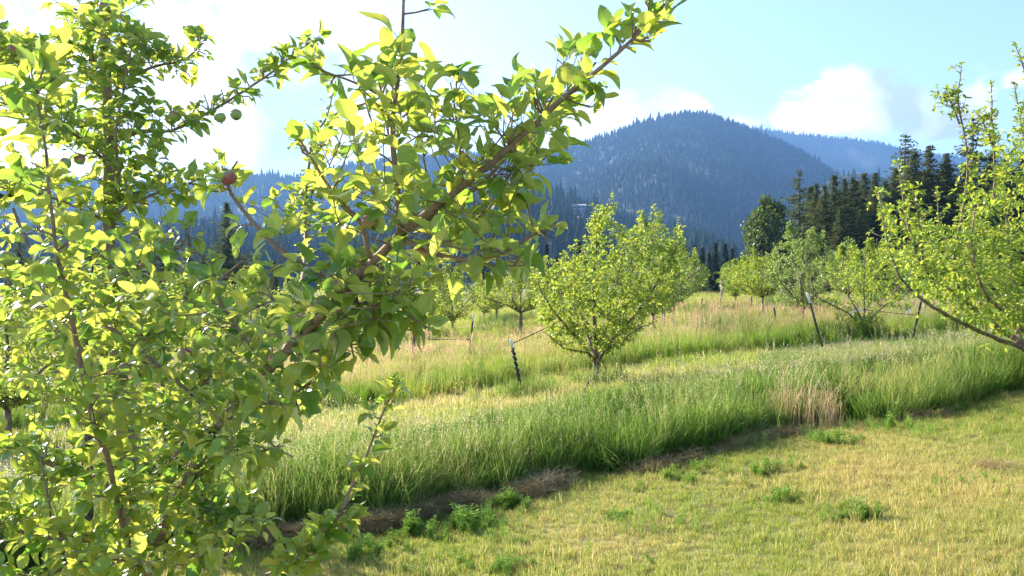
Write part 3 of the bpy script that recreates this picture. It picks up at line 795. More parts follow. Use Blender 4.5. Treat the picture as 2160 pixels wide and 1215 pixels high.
def apple_materials():
    m, N, L = mat_new('apple_skin')
    tc = N.new('ShaderNodeTexCoord'); sp = N.new('ShaderNodeSeparateXYZ'); L.new(tc.outputs['Object'], sp.inputs[0])
    no = N.new('ShaderNodeTexNoise'); no.inputs['Scale'].default_value = 60; no.inputs['Detail'].default_value = 6; L.new(tc.outputs['Object'], no.inputs['Vector'])
    f = node_math(N, L, 'ADD', node_math(N, L, 'MULTIPLY', sp.outputs[2], 28.), node_math(N, L, 'MULTIPLY', no.outputs[0], .9))
    f = node_math(N, L, 'ADD', f, node_math(N, L, 'MULTIPLY', sp.outputs[0], -12.))
    oi = N.new('ShaderNodeObjectInfo'); f = node_math(N, L, 'ADD', f, node_math(N, L, 'MULTIPLY', node_math(N, L, 'SUBTRACT', oi.outputs['Random'], .75), .9))
    col = node_ramp(N, L, f, [(.2, (.25, .34, .09)), (.5, (.34, .26, .10)), (.8, (.30, .09, .08))])
    p = N.new('ShaderNodeBsdfPrincipled'); L.new(col, p.inputs['Base Color']); p.inputs['Roughness'].default_value = .38
    p.inputs['Subsurface Weight'].default_value = .15; p.inputs['Subsurface Radius'].default_value = (.01, .008, .003)
    o = N.new('ShaderNodeOutputMaterial'); L.new(p.outputs[0], o.inputs['Surface'])
    return m


M_APPLE = apple_materials()
M_CALYX = noise_material('calyx', (.10, .08, .05), (.2, .16, .09), 80, .9, 0)


def apple_meshes():
    mb = MB(); n = 22; t = np.linspace(0, np.pi, n); R = .0205
    rad = R * np.sin(t) * (1 + .06 * np.cos(t)); z = R * (.96 * np.cos(t) - .34 * np.exp(-(t / .33) ** 2) + .22 * np.exp(-((np.pi - t) / .28) ** 2))
    s = 24; a = np.arange(s) / s * 2 * np.pi
    rr_ = rad[:, None] * (1 + .02 * np.cos(5 * a)[None])
    V = np.stack([rr_ * np.cos(a), rr_ * np.sin(a), np.repeat(z[:, None], s, 1)], -1).reshape(-1, 3)
    i = np.arange(n - 1)[:, None] * s; j = np.arange(s)[None]; k = (j + 1) % s
    mb.add(V, np.stack([i + j, i + s + j, i + s + k, i + k], -1).reshape(-1, 4))
    skin = mb.mesh('apple', M_APPLE, smooth=True)
    st = MB(); tube(st, [[0, 0, .012], [.001, 0, .022], [.004, .001, .034]], [.0011, .0010, .0014], 5); stem = st.mesh('stem', M_CALYX)
    c = MB()
    for q in range(5):
        an = q * 1.2566; tube(c, [[0, 0, -.015], [.004 * math.cos(an), .004 * math.sin(an), -.021], [.006 * math.cos(an), .006 * math.sin(an), -.025]], [.0016, .0014, .0004], 4)
    return skin, stem, c.mesh('calyx', M_CALYX)


APPLE = apple_meshes()


def add_apple(parent, origin, p, scale, tilt, flip=False, r=random.Random(3)):
    o = bpy.data.objects.new('apple', APPLE[0]); COL.objects.link(o); o.parent = parent
    o.location = p - origin; o.scale = (scale,) * 3
    o.rotation_euler = ((math.pi if flip else 0) + tilt * r.uniform(-1, 1), tilt * r.uniform(-1, 1), r.uniform(0, 6.28))
    for nm, me in (('stem', APPLE[1]), ('calyx', APPLE[2])):
        c = bpy.data.objects.new(nm, me); COL.objects.link(c); c.parent = o


# ------------------------------------------------------------------ the near apple tree
def near_tree():
    pl = Plant(21, T_HI)
    A = lambda *pts: [P(*p) for p in pts]
    LS = .074
    base = P(278, 1240, 3.2); gz = float(ground_z(base[0], base[1])); foot = np.array([base[0] + .02, base[1], gz - .03])
    # trunk
    trunk = pl.limb([foot] + A((276, 1215, 3.2), (270, 1000, 3.22), (262, 880, 3.25), (248, 760, 3.27), (238, 640, 3.28), (230, 480, 3.3), (229, 330, 3.32), (226, 180, 3.35), (225, 60, 3.38), (223, -60, 3.4)), .042, .010, 14, bump=.04)
    # the big limb leaning right and towards us
    big = pl.limb(A((290, 1290, 3.15), (312, 1200, 3.02), (345, 1110, 2.9), (388, 1030, 2.8), (430, 950, 2.68), (475, 880, 2.55), (535, 810, 2.42), (600, 745, 2.3), (680, 665, 2.15), (750, 588, 2.0), (800, 540, 1.95), (845, 492, 1.9)), .024, .0095, 12, bump=.04)
    right = pl.limb(A((845, 492, 1.9), (930, 428, 1.86), (1030, 350, 1.82), (1105, 282, 1.8), (1190, 205, 1.76), (1270, 140, 1.73), (1335, 82, 1.71), (1402, 8, 1.7)), .0105, .0025, 8)
    leader = pl.limb(A((845, 500, 1.9), (838, 400, 1.88), (828, 300, 1.86), (832, 220, 1.84), (846, 120, 1.82), (850, 30, 1.8), (852, -30, 1.8)), .0080, .0028, 8)
    tw = []
    tw.append(pl.limb(A((828, 219, 1.85), (782, 190, 1.83), (725, 165, 1.8), (690, 156, 1.79)), .0032, .0018, 6))
    tw.append(pl.limb(A((870, 478, 1.9), (930, 440, 1.95), (1000, 400, 1.98), (1050, 352, 2.0), (1120, 260, 2.0), (1190, 130, 1.98)), .007, .002, 7))
    tw.append(pl.limb(A((975, 385, 1.9), (970, 310, 1.9), (958, 220, 1.9), (950, 175, 1.9)), .004, .0016, 6))
    tw.append(pl.limb(A((908, 415, 1.95), (893, 330, 1.97), (885, 220, 1.98)), .0035, .0016, 6))
    tw.append(pl.limb(A((978, 486, 1.9), (1020, 450, 1.88), (1062, 410, 1.85)), .0035, .0016, 6))
    low = pl.limb(A((845, 500, 1.9), (900, 530, 1.88), (985, 548, 1.86), (1070, 530, 1.83), (1130, 492, 1.8), (1172, 476, 1.79)), .007, .002, 7)
    tw.append(pl.limb(A((985, 548, 1.86), (1050, 560, 1.85), (1115, 560, 1.83)), .0032, .0016, 6))
    tw.append(pl.limb(A((780, 545, 1.95), (760, 467, 1.95), (720, 430, 1.93), (682, 376, 1.9), (655, 330, 1.88), (628, 290, 1.86)), .006, .002, 7))
    mid = pl.limb(A((735, 600, 2.05), (660, 570, 2.1), (605, 540, 2.12), (560, 498, 2.12), (510, 440, 2.12), (482, 398, 2.1), (468, 350, 2.1)), .009, .0028, 8)
    lt = pl.limb(A((560, 770, 2.35), (500, 690, 2.35), (455, 610, 2.3), (500, 560, 2.25), (530, 540, 2.22)), .006, .002, 6)
    tw.append(pl.limb(A((655, 690, 2.2), (600, 640, 2.15), (560, 640, 2.1), (520, 660, 2.05)), .005, .002, 6))
    r1 = pl.limb(A((700, 640, 2.15), (780, 640, 2.05), (850, 660, 1.98), (900, 690, 1.95)), .007, .002, 6)
    r2 = pl.limb(A((620, 735, 2.28), (680, 740, 2.2), (740, 720, 2.12), (790, 700, 2.08)), .006, .002, 6)
    r3 = pl.limb(A((480, 875, 2.55), (560, 850, 2.4), (620, 830, 2.32), (670, 800, 2.28)), .006, .002, 6)
    # lower right shoot
    sh = pl.limb(A((330, 1330, 3.0), (450, 1262, 2.85), (540, 1225, 2.75), (610, 1190, 2.7), (683, 1126, 2.62), (717, 1084, 2.6), (740, 1030, 2.58), (773, 960, 2.56), (803, 883, 2.55), (828, 825, 2.55)), .012, .0022, 8)
    # small twigs behind, right of the gap
    bk = pl.limb(A((600, 745, 2.35), (625, 640, 2.8), (642, 560, 3.2), (645, 470, 3.4), (643, 427, 3.4), (653, 341, 3.4), (668, 281, 3.4), (690, 246, 3.4), (703, 190, 3.4)), .009, .0022, 7)
    # left near shoot
    nl = pl.limb(A((286, 1190, 3.1), (252, 1080, 2.75), (226, 960, 2.5), (203, 914, 2.4), (184, 833, 2.3), (164, 737, 2.18), (152, 676, 2.12), (139, 620, 2.08), (133, 592, 2.06), (118, 532, 2.04), (112, 467, 2.02), (103, 402, 2.0), (98, 326, 2.0), (84, 241, 2.0), (76, 200, 2.0), (70, 165, 2.0)), .009, .0022, 8)
    # limbs of the upper left
    u1 = pl.limb(A((240, 300, 3.32), (301, 276, 3.25), (361, 276, 3.2), (442, 236, 3.15), (502, 200, 3.12), (577, 150, 3.1), (618, 115, 3.1), (672, 78, 3.1)), .008, .002, 7)
    u2 = pl.limb(A((228, 140, 3.35), (216, 133, 3.33), (175, 123, 3.3), (130, 115, 3.25), (75, 123, 3.2), (15, 132, 3.15), (-50, 120, 3.1)), .006, .002, 6)
    u3 = pl.limb(A((232, 200, 3.35), (290, 155, 3.3), (346, 135, 3.28), (371, 133, 3.26), (412, 108, 3.25), (420, 62, 3.25)), .0065, .002, 6)
    u4 = pl.limb(A((232, 440, 3.3), (251, 381, 3.2), (244, 281, 3.15), (261, 190, 3.12), (273, 120, 3.1), (287, 70, 3.1)), .007, .002, 6)
    u5 = pl.limb(A((226, 345, 3.32), (175, 296, 3.2), (130, 268, 3.1), (60, 240, 3.05), (0, 215, 3.0)), .008, .003, 6)
    u6 = pl.limb(A((225, 60, 3.38), (180, 30, 3.35), (120, 5, 3.3)), .004, .002, 6)
    u7 = pl.limb(A((232, 460, 3.3), (290, 425, 3.2), (350, 400, 3.15), (420, 380, 3.1)), .007, .002, 6)
    u8 = pl.limb(A((228, 470, 3.3), (170, 440, 3.2), (90, 410, 3.15), (20, 400, 3.1), (-40, 380, 3.1)), .007, .002, 6)
    u9 = pl.limb(A((28, 440, 3.0), (60, 520, 2.95), (100, 600, 2.95), (150, 700, 3.0), (225, 830, 3.2)), .006, .008, 6)
    m1 = pl.limb(A((240, 640, 3.28), (213, 671, 3.1), (240, 697, 2.95), (283, 727, 2.88), (329, 767, 2.82), (375, 806, 2.8), (432, 858, 2.8)), .010, .006, 8)
    m2 = pl.limb(A((236, 600, 3.28), (300, 560, 3.1), (380, 520, 3.0), (400, 480, 2.95)), .008, .002, 7)
    m3 = pl.limb(A((250, 780, 3.25), (310, 720, 3.05), (380, 650, 2.9), (420, 620, 2.8), (450, 560, 2.75)), .009, .0025, 7)
    m4 = pl.limb(A((262, 880, 3.25), (340, 860, 3.0), (440, 800, 2.8), (520, 740, 2.65), (560, 700, 2.6)), .010, .0025, 7)
    l1 = pl.limb(A((274, 1060, 3.22), (210, 1012, 3.05), (147, 992, 2.95), (101, 975, 2.9), (45, 948, 2.85), (-20, 915, 2.8)), .013, .009, 8)
    l2 = pl.limb(A((300, 1160, 3.15), (202, 1142, 2.85), (106, 1137, 2.7), (20, 1114, 2.6), (-50, 1080, 2.55)), .009, .004, 7)
    l3 = pl.limb(A((106, 1090, 2.75), (104, 1061, 2.72), (91, 1000, 2.7), (81, 934, 2.7)), .004, .002, 6)
    l4 = pl.limb(A((310, 1210, 3.05), (270, 1185, 2.9), (215, 1180, 2.8), (140, 1190, 2.7)), .006, .002, 6)
    l5 = pl.limb(A((400, 1020, 2.8), (440, 1060, 2.75), (500, 1090, 2.7), (560, 1100, 2.68)), .007, .002, 6)
    l6 = pl.limb(A((440, 940, 2.68), (500, 960, 2.6), (560, 950, 2.52), (600, 940, 2.5)), .006, .002, 6)
    l7 = pl.limb(A((330, 1180, 2.98), (400, 1190, 2.85), (480, 1170, 2.75), (520, 1130, 2.7)), .006, .002, 6)
    # leaves straight on the visible shoots
    for p, sz, sp, st, cl in [(right, .076, .036, .12, 1), (leader, .084, .055, .40, 1), (low, .076, .034, .2, 1), (mid, .072, .04, .35, 2), (sh, .070, .035, .42, 1), (nl, .082, .036, .25, 2), (u1, .060, .030, .12, 2), (u2, .062, .026, .1, 2),
                               (u3, .062, .028, .15, 2), (u4, .062, .026, .1, 2), (u5, .062, .03, .15, 2), (u6, .062, .028, .1, 2), (u7, .062, .028, .1, 2), (u8, .062, .03, .1, 2), (bk, .050, .024, .4, 2), (trunk, .062, .032, .62, 2), (lt, .075, .045, .3, 1),
                               (m2, .066, .03, .15, 2), (m3, .07, .03, .2, 2), (m4, .07, .03, .2, 2), (l2, .074, .035, .2, 2), (l3, .07, .045, .2, 1), (l5, .07, .035, .1, 2), (l6, .07, .035, .1, 2), (r1, .08, .035, .1, 2), (r2, .078, .035, .1, 2), (r3, .072, .035, .1, 2), (l4, .07, .035, .1, 2), (l7, .07, .035, .1, 2)]:
        pl.leaves_on(p, sz, sp, st, 4, clump=cl)
    for p in tw: pl.leaves_on(p, .074, .032, .15, 5, clump=1)
    for p, n_, sz, st in [(big, 40, .060, .25), (right, 40, .060, .0), (leader, 9, .060, .0), (low, 8, .066, .1), (mid, 11, .062, .1), (nl, 40, .074, .1), (trunk, 70, .060, .15), (u1, 52, .056, .0), (u2, 30, .056, 0), (u3, 28, .056, 0), (u4, 24, .058, 0),
                          (u5, 22, .058, 0), (u7, 14, .058, 0), (u8, 18, .058, 0), (u9, 18, .06, 0), (m1, 24, .066, 0), (m2, 14, .06, 0), (m3, 18, .066, 0), (m4, 22, .068, 0), (l1, 18, .068, 0), (l2, 24, .068, 0), (l4, 12, .068, 0), (l5, 12, .066, 0),
                          (l6, 12, .066, 0), (l7, 12, .066, 0), (r1, 12, .072, 0), (r2, 10, .072, 0), (r3, 12, .068, 0), (bk, 14, .044, .5), (sh, 9, .060, .45), (lt, 8, .07, .2)] + [(q_, 4, .062, .1) for q_ in tw]:
        pl.spurs(p, n_, sz, start=st)
    # the small hanging leaf
    pl.leaf.append((*P(1032, 565, 1.84), *unit([.1, 0, -1.]), *unit([1., .1, .1]), *unit([.1, -1., 0]), .075))
    F_ = pl.fill
    F_(poly_targets([(0, 70), (60, 90), (150, 20), (300, 0), (320, 60), (330, 170), (330, 260), (380, 330), (400, 410), (330, 470), (150, 470), (0, 470)], 105, 3.0, 3.6, 1), .063, .030, upw=.3, clump=2, maxlen=.5)
    F_(poly_targets([(0, 480), (380, 470), (420, 560), (420, 640), (560, 640), (640, 700), (690, 790), (660, 860), (580, 900), (560, 1000), (500, 1110), (420, 1215), (180, 1215), (260, 1050), (180, 900), (0, 880)], 165, 2.5, 3.3, 2), .062, .032, clump=2)
    F_(poly_targets([(0, 480), (300, 480), (420, 640), (640, 720), (680, 820), (560, 900), (480, 1000), (330, 1000), (200, 880), (0, 800)], 60, 2.05, 2.6, 3), .064, .034, clump=2)
    F_(poly_targets([(650, 330), (700, 250), (760, 200), (900, 170), (1010, 210), (1080, 190), (1120, 100), (1240, 110), (1210, 200), (1180, 310), (1110, 400), (1060, 480), (950, 560), (900, 640), (760, 700), (640, 690), (560, 650), (620, 560), (700, 470)], 92, 1.75, 2.15, 4), .064, .034, clump=1)
    F_(poly_targets([(620, 560), (820, 480), (960, 560), (900, 680), (780, 720), (700, 800), (600, 760), (540, 680)], 46, 1.9, 2.3, 5), .068, .036, clump=1)
    F_(poly_targets([(0, 1020), (260, 1040), (330, 1100), (540, 1080), (500, 1180), (380, 1230), (0, 1230)], 55, 2.4, 3.1, 6), .062, .032, clump=2)
    F_(poly_targets([(0, 900), (90, 880), (150, 930), (250, 960), (250, 1060), (100, 1040), (0, 1010)], 10, 2.6, 3.0, 7), .072, .04)
    F_(poly_targets([(630, 470), (720, 480), (700, 400), (740, 330), (720, 200), (690, 220), (660, 300)], 22, 3.2, 3.5, 8), .052, .026, clump=2)
    F_(poly_targets([(590, 1180), (690, 1090), (760, 1080), (700, 1130), (640, 1215), (560, 1215)], 12, 2.5, 2.7, 9), .066, .032, clump=2)
    F_(poly_targets([(430, 400), (500, 380), (640, 410), (650, 470), (560, 470), (500, 450)], 10, 2.9, 3.3, 10), .055, .03)
    F_(poly_targets([(950, 480), (1100, 440), (1160, 480), (1100, 560), (960, 600), (900, 560)], 5, 1.8, 2.1, 21), .074, .034, clump=2)
    F_(poly_targets([(1020, 360), (1180, 260), (1200, 330), (1190, 350), (1100, 400)], 5, 1.78, 2.1, 22), .074, .034, clump=2)
    F_(poly_targets([(700, 200), (850, 130), (1010, 230), (1180, 150), (1230, 200), (1100, 330), (960, 450), (960, 560), (800, 600), (680, 480), (690, 330)], 26, 1.62, 1.82, 23), .072, .036, clump=1)
    F_(poly_targets([(690, 180), (780, 120), (900, 110), (1000, 160), (1080, 180), (1010, 300), (880, 330), (740, 320), (680, 260)], 16, 1.7, 2.0, 24), .072, .036, clump=1)
    F_(poly_targets([(-260, -60), (-20, -60), (-20, 1200), (-260, 1200)], 60, 2.6, 3.6, 11), .070, .04, clump=2)
    F_(poly_targets([(60, -160), (500, -160), (300, -20), (130, -20)], 20, 3.1, 3.6, 12), .066, .04, clump=2)

    # pruning: the crown keeps an open, irregular outline with gaps
    sil = [(-600, -400), (350, -400), (322, 50), (400, 55), (495, 80), (475, 135), (415, 150), (410, 205), (440, 215), (560, 110), (690, 45), (725, 90), (650, 160), (600, 212), (540, 262), (480, 275), (462, 312), (430, 300), (365, 310), (352, 335), (375, 345),
           (470, 315), (520, 370), (640, 385), (640, 320), (585, 290), (620, 268), (672, 232), (680, 180), (655, 150), (720, 100), (780, 95), (775, -200), (970, -200), (955, 120), (1025, 140), (1005, 190), (1060, 185), (1090, 150), (1078, 88), (1200, 45), (1300, 18), (1370, -80), (1470, -10),
           (1400, 62), (1345, 130), (1280, 180), (1322, 240), (1235, 245), (1252, 310), (1225, 375), (1150, 405), (1205, 480), (1125, 512), (1152, 590), (1062, 628), (1005, 575), (955, 620), (945, 690), (905, 715), (800, 745), (722, 785), (742, 825), (690, 905), (610, 905), (600, 965), (548, 1020),
           (585, 1080), (545, 1140), (640, 1010), (740, 900), (775, 800), (880, 795), (860, 960), (830, 1090), (740, 1180), (640, 1400), (-600, 1400)]
    gaps = [([(300, 405), (420, 440), (560, 430), (640, 470), (600, 560), (470, 600), (400, 590), (350, 520)], .62), ([(0, 820), (110, 830), (180, 900), (90, 930), (0, 890)], .7), ([(560, 640), (640, 600), (620, 660)], .5), ([(20, 430), (70, 460), (60, 520), (10, 500)], .6),
            ([(330, 570), (430, 600), (420, 640), (340, 630)], .5), ([(880, 260), (950, 230), (960, 330), (880, 340)], .4), ([(1080, 420), (1150, 400), (1140, 470), (1060, 470)], .4), ([(700, 300), (770, 330), (760, 400), (700, 380)], .35)]
    Lf = np.array(pl.leaf); cc = Lf[:, :3] + Lf[:, 3:6] * Lf[:, 12:13] * .75
    qx = 1080 + cc[:, 0] / cc[:, 1] * F; qy = 607.5 - (cc[:, 2] - EYE) / cc[:, 1] * F
    keep = in_poly(qx, qy, sil)
    for g_, p_ in gaps: keep &= ~(in_poly(qx, qy, g_) & (pl.r.random(len(qx)) < p_))
    # thin the places where leaves crowd in front of one another
    cell = 55; area = (Lf[:, 12] / Lf[:, 1] * F) ** 2 * .36; order = pl.r.permutation(len(Lf)); cover = {}
    for i in order:
        if not keep[i]: continue
        key = (int(qx[i] // cell), int(qy[i] // cell)); c_ = cover.get(key, 0.)
        cap = (2.9 if qx[i] > 620 and qy[i] < 620 else 4.4) * cell * cell * (.7 + .6 * ((key[0] * 7 + key[1] * 13) % 5) / 4)
        if c_ > cap: keep[i] = False
        else: cover[key] = c_ + area[i]
    pl.leaf = [l for l, k in zip(pl.leaf, keep) if k]
    root = thing('apple_tree', 'large near apple tree with sunlit leaves and young apples filling the left half', 'apple tree', foot, 'apple trees of the orchard')
    pl.wood.obj('trunk', M_BARK, root, origin=foot, smooth=True)
    pl.build_leaves(foot).obj('foliage', M_LEAF, root, origin=foot, smooth=True)
    for px, py, d, s_, fl in [(481, 375, 2.06, 1.0, True), (886, 536, 1.84, .98, False), (780, 468, 1.9, .9, False), (222, 14, 3.2, 1.15, False), (218, 92, 3.2, 1.1, False), (256, 110, 3.2, 1.0, False), (220, 131, 3.15, 1.15, False),
                          (30, 104, 3.1, 1.1, False), (92, 175, 3.1, 1.05, False), (369, 245, 3.12, 1.1, False), (498, 242, 3.05, 1.0, False), (465, 248, 3.05, .95, False), (137, 345, 3.0, 1.05, False), (168, 336, 3.1, 1.0, False),
                          (15, 545, 2.3, 1.1, False), (390, 748, 2.55, 1.1, False), (700, 722, 2.02, 1.0, False), (474, 952, 2.55, 1.05, False), (674, 410, 3.3, .9, False), (262, 778, 2.7, 1.0, False), (580, 760, 2.2, .95, False), (715, 600, 1.95, .9, False)]:
        add_apple(root, foot, P(px, py, d), s_, .5, fl)
    return root


near_tree()

# ------------------------------------------------------------------ orchard trees


def envelope_targets(r, n, H, R, h0, spikes=8, squash=1.0):
    out = []
    cl = [(r.uniform(0, 6.28), r.uniform(.3, .95), r.uniform(.75, 1.12)) for _ in range(spikes)]
    while len(out) < n:
        h = r.uniform(h0, H); f = (h - h0) / (H - h0); a = r.uniform(0, 6.28)
        Rm = R * (.35 + 1.5 * f) if f < .38 else R * (.95 - .75 * (f - .38) / .62) * (1 + .12 * math.sin(3 * a + R * 9))
        rad = Rm * r.random() ** .6
        x, y = math.cos(a) * rad, math.sin(a) * rad
        if f > .6:   # the top breaks up in separate upright shoots
            best = min(cl, key=lambda c: (x - R * .75 * c[1] * math.cos(c[0])) ** 2 + (y - R * .75 * c[1] * math.sin(c[0])) ** 2)
            cx, cy_ = R * .75 * best[1] * math.cos(best[0]), R * .75 * best[1] * math.sin(best[0])
            if f > best[2] : continue
            q = .75 * (f - .6) / .4; x += (cx - x) * q; y += (cy_ - y) * q
        out.append((x, y, h))
    return out


def orchard_plant(seed, H, R, trunk_h, nt, size, spacing, templates, r0=.05, scaf=5, lean=0., sides=7, clump=2, spikes=8, upw=.3):
    pl = Plant(seed, templates); r = pl.r
    pl.limb([(0, 0, -.05), (.01, .0, trunk_h * .5), (.0, .01, trunk_h)], r0, r0 * .8, sides + 2, .1)
    pl.limb([(0, 0, trunk_h), (lean * .3, .02, H * .45), (lean * .7, -.03, H * .75), (lean, 0, H * .97)], r0 * .6, .006, sides, .12, wig=.008)
    for i in range(scaf):
        a = i * 6.283 / scaf + r.uniform(-.3, .3) + seed; e = R * r.uniform(.7, .95); hz = H * r.uniform(.42, .62)
        pts = [(0, 0, trunk_h - .03 + .05 * r.random()), (math.cos(a) * e * .3, math.sin(a) * e * .3, trunk_h + (hz - trunk_h) * .38), (math.cos(a) * e * .7, math.sin(a) * e * .7, trunk_h + (hz - trunk_h) * .75), (math.cos(a + .1) * e, math.sin(a + .1) * e, hz),
               (math.cos(a + .1) * e * 1.03, math.sin(a + .1) * e * 1.03, hz + H * r.uniform(.08, .25))]
        pl.limb(pts, r0 * .55, .006, sides, .12, wig=.008)
    tg = envelope_targets(r, nt, H, R, trunk_h * 1.15, spikes)
    pl.fill(tg, size, spacing, rmax=.008, sides=4, tip=5, start=.15, clump=clump, upw=upw, lenmin=.2)
    return pl


def place_orchard(name, label, x, y, pl, mats, rz=0, sc=1., group='apple trees of the orchard', cat='apple tree'):
    t = thing(name, label, cat, (x, y, float(ground_z(x, y)) - .02), group)
    pl.wood.obj('trunk', mats[0], t, smooth=True); pl.build_leaves(np.zeros(3)).obj('foliage', mats[1], t, smooth=True)
    t.rotation_euler = (0, 0, rz); t.scale = (sc,) * 3
    return t


MF = (M_BARK_FAR, M_LEAF_FAR); MP = (M_BARK_FAR, M_LEAF_PALE)


def middle_tree():
    """the single tree standing in the middle of the photograph, drawn limb by limb"""
    pl = Plant(51, T_MID); D = 12.6
    A = lambda *pts: [P(*p) for p in pts]
    base = P(1258, 815, D); gz = float(ground_z(base[0], base[1])); foot = np.array([base[0], base[1], gz - .02])
    pl.limb([foot, P(1257, 790, D), P(1258, 757, D)], .055, .048, 10, .08, bump=.05)
    L_ = []
    L_.append(pl.limb(A((1258, 760, D), (1256, 700, D), (1252, 640, D), (1254, 560, D), (1262, 500, D), (1272, 460, D), (1290, 415, D)), .034, .006, 8, .1, wig=.006))
    L_.append(pl.limb(A((1256, 765, D), (1235, 735, D - .1), (1210, 705, D - .2), (1170, 660, D - .4), (1140, 610, D - .6), (1125, 570, D - .6)), .030, .006, 8, .1, wig=.006))
    L_.append(pl.limb(A((1260, 765, D), (1285, 725, D - .1), (1325, 680, D - .2), (1360, 640, D - .3), (1390, 590, D - .4), (1420, 540, D - .4), (1436, 500, D - .4)), .032, .006, 8, .1, wig=.006))
    L_.append(pl.limb(A((1260, 768, D), (1275, 740, D - .3), (1310, 720, D - .8), (1350, 690, D - 1.1), (1380, 680, D - 1.2)), .024, .005, 7, .1, wig=.006))
    L_.append(pl.limb(A((1255, 768, D), (1240, 745, D - .4), (1190, 735, D - 1.), (1150, 700, D - 1.2)), .022, .005, 7, .1, wig=.006))
    L_.append(pl.limb(A((1258, 765, D), (1275, 700, D + .5), (1320, 600, D + .9), (1370, 500, D + 1.0), (1385, 470, D + 1.)), .026, .005, 7, .1, wig=.006))
    L_.append(pl.limb(A((1257, 765, D), (1235, 690, D + .5), (1210, 620, D + .9), (1195, 560, D + 1.0), (1190, 535, D + 1.)), .026, .005, 7, .1, wig=.006))
    for q_ in [((1330, 560, D), (1340, 500, D), (1346, 450, D)), ((1372, 540, D + .6), (1378, 480, D + .6), (1380, 436, D + .6)), ((1205, 600, D), (1212, 550, D), (1216, 512, D)), ((1262, 520, D), (1256, 470, D), (1250, 435, D)),
               ((1410, 560, D - .3), (1432, 510, D - .3), (1440, 482, D - .3)), ((1150, 630, D - .4), (1140, 585, D - .4), (1150, 545, D - .4)), ((1300, 600, D), (1312, 540, D), (1310, 480, D))]: L_.append(pl.limb(A(*q_), .010, .003, 5, .1))
    for p in L_: pl.leaves_on(p, .066, .036, .25, 6, clump=2)
    for p in L_: pl.spurs(p, 14, .062, lo=.02, hi=.14, start=.15)
    T = poly_targets([(1125, 590), (1180, 560), (1215, 545), (1235, 480), (1262, 440), (1290, 440), (1300, 490), (1370, 470), (1430, 500), (1440, 560), (1420, 630), (1370, 680), (1300, 730), (1255, 740), (1190, 720), (1150, 690), (1115, 640)], 430, D - .9, D + .9, 61)
    T += poly_targets([(1115, 560), (1200, 530), (1400, 520), (1450, 590), (1400, 660), (1130, 690)], 150, D - 1.1, D + 1.1, 62)
    T += poly_targets([(1150, 640), (1370, 640), (1330, 725), (1270, 745), (1245, 745), (1180, 725), (1150, 690)], 110, D - 1.2, D + .9, 64)
    T += poly_targets([(1240, 440), (1300, 418), (1300, 470), (1250, 520)], 22, D - .15, D + .15, 63)
    pl.fill(T, .066, .032, rmax=.007, sides=4, tip=5, start=.1, clump=2, upw=.3, lenmin=.15)
    root = thing('apple_tree', 'vase shaped apple tree in the middle with one tall shoot, beside the wrapped post', 'apple tree', foot, 'apple trees of the orchard')
    pl.wood.obj('trunk', M_BARK_FAR, root, origin=foot, smooth=True); pl.build_leaves(foot).obj('foliage', M_LEAF_FAR, root, origin=foot, smooth=True)


middle_tree()


